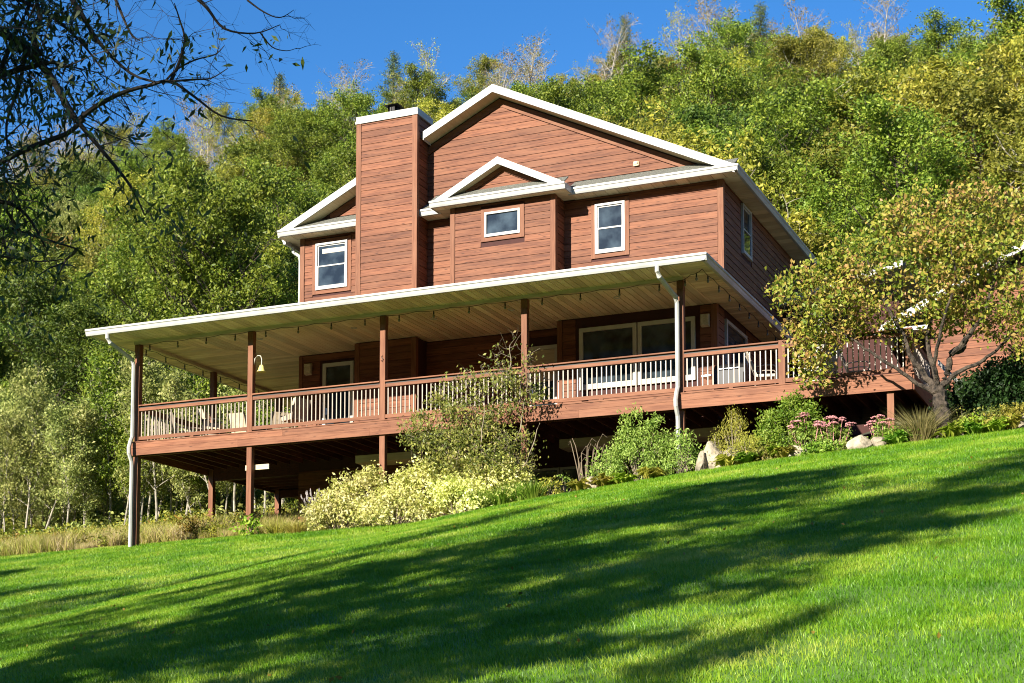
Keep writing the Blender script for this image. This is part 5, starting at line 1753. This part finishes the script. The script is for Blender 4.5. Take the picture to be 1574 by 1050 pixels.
limb([(-150, 470, 12.4), (-40, 400), (10, 395), (60, 402), (100, 398)], .014, .003, .35, twigs=6, tl=.3)
limb([(-60, 0), (0, -10), (70, 20), (120, 60), (160, 110)], .02, .006, .5, twigs=12, tl=.6)
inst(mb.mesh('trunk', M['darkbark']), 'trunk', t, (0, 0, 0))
pts, ax = [], []
for p, lf in twp:
    if rng.random() < lf:
        k = int(rng.integers(3, 8))
        for j in range(k):
            pts.append(np.array(p) + rng.normal(size=3) * .075); ax.append((rng.normal() * .75, rng.normal() * .75, -.8))
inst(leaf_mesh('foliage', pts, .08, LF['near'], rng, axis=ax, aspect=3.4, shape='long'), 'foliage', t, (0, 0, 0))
# the rest of its crown, beyond the left edge of the view
rng2 = np.random.default_rng(5)
m2, tp2 = grow(rng2, 12.0, 4.3, .38, .16, limbs=24, subs=8, twigs=3)
cr_ = inst(m2.mesh('limbs', M['darkbark']), 'limbs', t, (0, 0, 0))
cpt = clump_points(tp2, 9, .36, rng2, .7)
R3 = Vector((ca, sa, 0))
lim = cpt @ np.array([R3.x, R3.y, 0]); lim0 = 1.25
cpt = cpt[lim < lim0 + rng2.random(len(cpt)) * 1.2]
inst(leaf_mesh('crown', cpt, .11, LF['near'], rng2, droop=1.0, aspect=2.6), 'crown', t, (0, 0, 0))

# ================================================================== SMALL THINGS ON THE PORCH AND DECK
def string_lights():
    t = thing('string_lights', (0, 0, 2.5), 'string of small hanging bulbs sagging along the porch beams', 'string lights')
    mb = MB(); spots = []
    path = [(.05, 8.6), (.05, 4.4), (.06, .0), (3.6, -.01), (7.42, -.01), (11.2, -.01), (15.05, -.01), (15.72, -.45), (15.74, 3.0), (15.74, 6.5)]
    for i in range(len(path) - 1):
        a, b = Vector((*path[i], PZ - .095 if i < 7 else PZ - .03)), Vector((*path[i + 1], PZ - .095 if i < 6 else PZ - .03))
        L_ = (b - a).length; k = max(2, round(L_ / .95))
        pts = [a]
        for j in range(k):
            for q in (.25, .5, .75, 1):
                u = (j + q) / k; sag = .035 * math.sin(math.pi * q)
                p = a.lerp(b, u); p.z -= sag
                pts.append(p)
            if j < k - 1 or True: spots.append(a.lerp(b, (j + .5) / k) - Vector((0, 0, .035)))
        mb.tube(pts, .007, 4)
    mb.build('wire', M['black'], t)
    sock = MB().lathe([(.004, 0), (.014, -.01), (.018, -.05), (.018, -.085), (.0, -.085)], (0, 0, 0), 8)
    sock.tube([(0, 0, 0), (0, 0, .02)], .004, 4)
    sm = sock.mesh('socket', M['black'])
    bm = MB().lathe([(.012, -.085), (.026, -.115), (.030, -.135), (.022, -.16), (.0, -.17)], (0, 0, 0), 8).mesh('bulb', M['bulb'], smooth=True)
    for p in spots:
        s_ = inst(sm, 'socket', t, (p.x, p.y, p.z - 2.5))
        inst(bm, 'bulb', s_, (0, 0, 0))


string_lights()

# bell lamp on a curved arm at the second post
t = thing('post_lamp', (3.66, .1, 1.55), 'amber bell shaped lamp on a curved arm fixed to the second porch post', 'lamp')
MB().tube([(3.675, .09, 1.78), (3.70, .09, 1.93), (3.78, .09, 2.00), (3.87, .09, 1.98), (3.90, .09, 1.90), (3.90, .09, 1.74)], .013, 6).build('arm', M['cream'], t)
MB().lathe([(.02, .0), (.05, -.02), (.075, -.08), (.085, -.13), (.125, -.185), (.12, -.19), (.075, -.13), (.04, -.04)], (3.90, .09, 1.75), 14).build('lamp_shade', M['yellowglass'], t, smooth=True)

# little dark scroll ornament on the third post
t = thing('wall_ornament', (7.42, .012, 1.48), 'small dark scroll ornament fixed to the third porch post', 'ornament')
MB().tube([(7.43, .008, 1.63), (7.40, .006, 1.60), (7.42, .006, 1.56), (7.45, .006, 1.54), (7.43, .006, 1.49), (7.39, .006, 1.51)], .009, 5).build('scroll', M['black'], t)


def chair_frame(t, wd, sh, bh, mat, seat_mat, arm=True, rake=.16, cushion=.0):
    """chair facing +X: four tubular legs, seat, back, curved arms"""
    for s_ in (-1, 1):
        y = s_ * wd / 2
        MB().tube([(.24, y, 0), (.22, y, sh * .6), (.22, y, sh)], .013, 6).build_local('leg', mat, t)
        MB().tube([(-.26, y, 0), (-.22, y, sh * .6), (-.22, y, sh)], .013, 6).build_local('leg', mat, t)
        MB().tube([(-.22, y, sh), (-.24, y, sh + .2), (-.22 - rake, y, bh)], .013, 6).build_local('back_post', mat, t)
        if arm: MB().tube([(.22, y, sh), (.26, y, sh + .16), (.20, y, sh + .24), (.0, y, sh + .25), (-.26, y, sh + .21)], .013, 6).build_local('arm', mat, t)
    th = .03 + cushion
    MB().box(-.22, .24, -wd / 2 + .015, wd / 2 - .015, sh - .01, sh + th).build_local('seat', seat_mat, t)
    a = (-.225, sh + th); b = (-.215 - rake, bh)
    d = .02 + cushion
    MB().prism([(a[0], -wd / 2 + .015, a[1]), (a[0] + d, -wd / 2 + .015, a[1]), (b[0] + d, -wd / 2 + .015, b[1]), (b[0], -wd / 2 + .015, b[1])],
               [(a[0], wd / 2 - .015, a[1]), (a[0] + d, wd / 2 - .015, a[1]), (b[0] + d, wd / 2 - .015, b[1]), (b[0], wd / 2 - .015, b[1])]).build_local('backrest', seat_mat, t)


def build_local(s, name, mat, parent):
    me = s.mesh(name, mat)
    return inst(me, name, parent, (0, 0, 0))


MB.build_local = build_local


def chair(name, lab, x, y, rz, mat, seat, cushion=0.0, sh=.42, bh=.95, wd=.5, group=None, rake=.16):
    t = thing(name, (x, y, .0), lab, 'chair', group, rz)
    chair_frame(t, wd, sh, bh, mat, seat, cushion=cushion, rake=rake)
    return t


def round_table(lab, x, y, r, h, mat, top):
    t = thing('patio_table', (x, y, 0), lab, 'table')
    MB().lathe([(0, h - .03), (r, h - .03), (r + .015, h - .015), (r, h), (0, h)], (0, 0, 0), 24).build_local('tabletop', top, t)
    for k in range(4):
        a = k * math.pi / 2 + .6
        MB().tube([(math.cos(a) * r * .8, math.sin(a) * r * .8, 0), (math.cos(a) * r * .4, math.sin(a) * r * .4, h * .55), (math.cos(a) * r * .7, math.sin(a) * r * .7, h - .03)], .015, 6).build_local('leg', mat, t)
    return t


def adirondack(lab, x, y, rz, mat, group):
    t = thing('slatted_chair', (x, y, 0), lab, 'chair', group, rz)
    for s_ in (-1, 1):
        MB().box(.22, .30, s_ * .30 - .02, s_ * .30 + .02, 0, .52).build_local('leg', mat, t)
        MB().prism([(-.45, s_ * .27 - .015, .0), (-.35, s_ * .27 - .015, .0), (.30, s_ * .27 - .015, .33), (.30, s_ * .27 - .015, .42)],
                   [(-.45, s_ * .27 + .015, .0), (-.35, s_ * .27 + .015, .0), (.30, s_ * .27 + .015, .33), (.30, s_ * .27 + .015, .42)]).build_local('leg', mat, t)
        MB().box(-.35, .34, s_ * .33 - .06, s_ * .33 + .06, .52, .545).build_local('arm', mat, t)
    for k in range(5):
        x0 = -.18 + k * .1; z_ = .19 + .33 * (x0 + .35) / .65
        MB().box(x0, x0 + .085, -.27, .27, z_, z_ + .02).build_local('seat_slat', mat, t)
    for k in range(5):
        y0 = -.26 + k * .106; h_ = .92 + .06 * math.sin(math.pi * (k + .5) / 5)
        MB().prism([(-.20, y0, .20), (-.18, y0, .20), (-.44, y0, h_), (-.46, y0, h_)], [(-.20, y0 + .09, .20), (-.18, y0 + .09, .20), (-.44, y0 + .09, h_), (-.46, y0 + .09, h_)]).build_local('back_slat', mat, t)
    return t


adirondack('white slatted low chair nearest the left corner post', .75, 1.35, .8, M['baluster'], 'white slatted low chairs on the left deck')
adirondack('white slatted low chair behind the one nearest the corner post', .95, 2.6, .5, M['baluster'], 'white slatted low chairs on the left deck')
chair('cushioned_chair', 'tan cushioned armchair seen side on behind the left railing', 1.75, 1.15, .35, M['dark'], M['tanfab'], .10, group='tan cushioned chairs')
chair('cushioned_chair', 'tan cushioned armchair just right of the second porch post', 4.35, .95, 2.8, M['baluster'], M['tanfab'], .10, group='tan cushioned chairs')
round_table('dark round patio table among tan chairs on the left deck', 2.35, 2.9, .55, .72, M['black'], M['dark'])
for i, (x, y, rz) in enumerate([(2.1, 2.05, 1.57), (3.0, 2.35, 2.4), (1.6, 3.2, .1)]):
    chair('dining_chair', ('dark framed chair with tan cushion in front of the round table', 'dark framed chair with tan cushion right of the round table', 'dark framed chair with tan cushion left of the round table')[i],
          x, y, rz, M['black'], M['tanfab'], .06, group='dark framed chairs round the patio table')
t = thing('storage_bench', (4.9, 2.2, 0), 'low tan storage bench by the glazed porch door', 'bench')
MB().box(-.75, .0, -.22, .22, .05, .42).build_local('box', M['tan_x'], t)
MB().box(-.77, .02, -.24, .24, .425, .46).build_local('lid', M['tan_x'], t)
# right part of the deck
for i, (x, y, rz, sm_) in enumerate([(16.75, 1.0, .25, 'creamfab'), (18.0, .95, 2.7, 'creamfab'), (18.75, 1.5, .2, 'creamfab'), (17.6, 2.2, -1.5, 'creamfab')]):
    chair('metal_chair', ('pale metal armchair just left of the right deck rail post', 'pale metal armchair just right of the right deck rail post', 'pale metal armchair nearest the deck end behind the railing', 'pale metal armchair behind the square patio table')[i],
          x, y, rz, M['baluster'], M[sm_], .02, wd=.54, sh=.42, bh=1.02, group='pale metal chairs on the right deck', rake=.22)
t = thing('patio_umbrella', (17.9, 1.75, 0), 'closed cream patio umbrella standing on the right deck', 'umbrella')
MB().lathe([(.26, 0), (.26, .05), (.06, .09), (.04, .12)], (0, 0, 0), 16).build_local('base', M['dark'], t)
MB().tube([(0, 0, .05), (0, 0, 2.25)], .02, 8).build_local('pole', M['baluster'], t)
cn = MB()
for k in range(16):
    a0, a1 = k * math.pi / 8, (k + 1) * math.pi / 8
    f = lambda a, k_: .10 + (.035 if k_ % 2 else 0)
    pr = [(.02, 2.25), (.06, 1.9), (.10, 1.3), (.13, .95)]
    for j in range(3):
        r0, z0_ = pr[j]; r1, z1_ = pr[j + 1]
        m0 = 1.35 if k % 2 else .8; m1 = .8 if k % 2 else 1.35
        cn.quad((r0 * m0 * math.cos(a0), r0 * m0 * math.sin(a0), z0_), (r0 * m1 * math.cos(a1), r0 * m1 * math.sin(a1), z0_), (r1 * m1 * math.cos(a1), r1 * m1 * math.sin(a1), z1_), (r1 * m0 * math.cos(a0), r1 * m0 * math.sin(a0), z1_))
cn.build_local('canopy', M['creamfab'], t)
t = thing('grill', (15.75, 1.7, 0), 'dark covered grill behind the railing at the house corner', 'grill')
MB().box(-.35, .35, -.22, .22, .12, .75).build_local('cabinet', M['black'], t)
MB().tube([(-.36, 0, .80), (.36, 0, .80)], .20, 12).build_local('lid', M['black'], t)
MB().tube([(-.25, -.23, .85), (.25, -.23, .85)], .012, 6).build_local('handle', M['steel'], t)
MB().box(-.65, -.36, -.2, .2, .72, .75).build_local('side_shelf', M['steel'], t)
for sx_ in (-.3, .3):
    MB().lathe([(.0, -.03), (.06, -.03), (.06, .03), (0, .03)], (sx_, -.1, .06), 12).build_local('wheel', M['dark'], t)
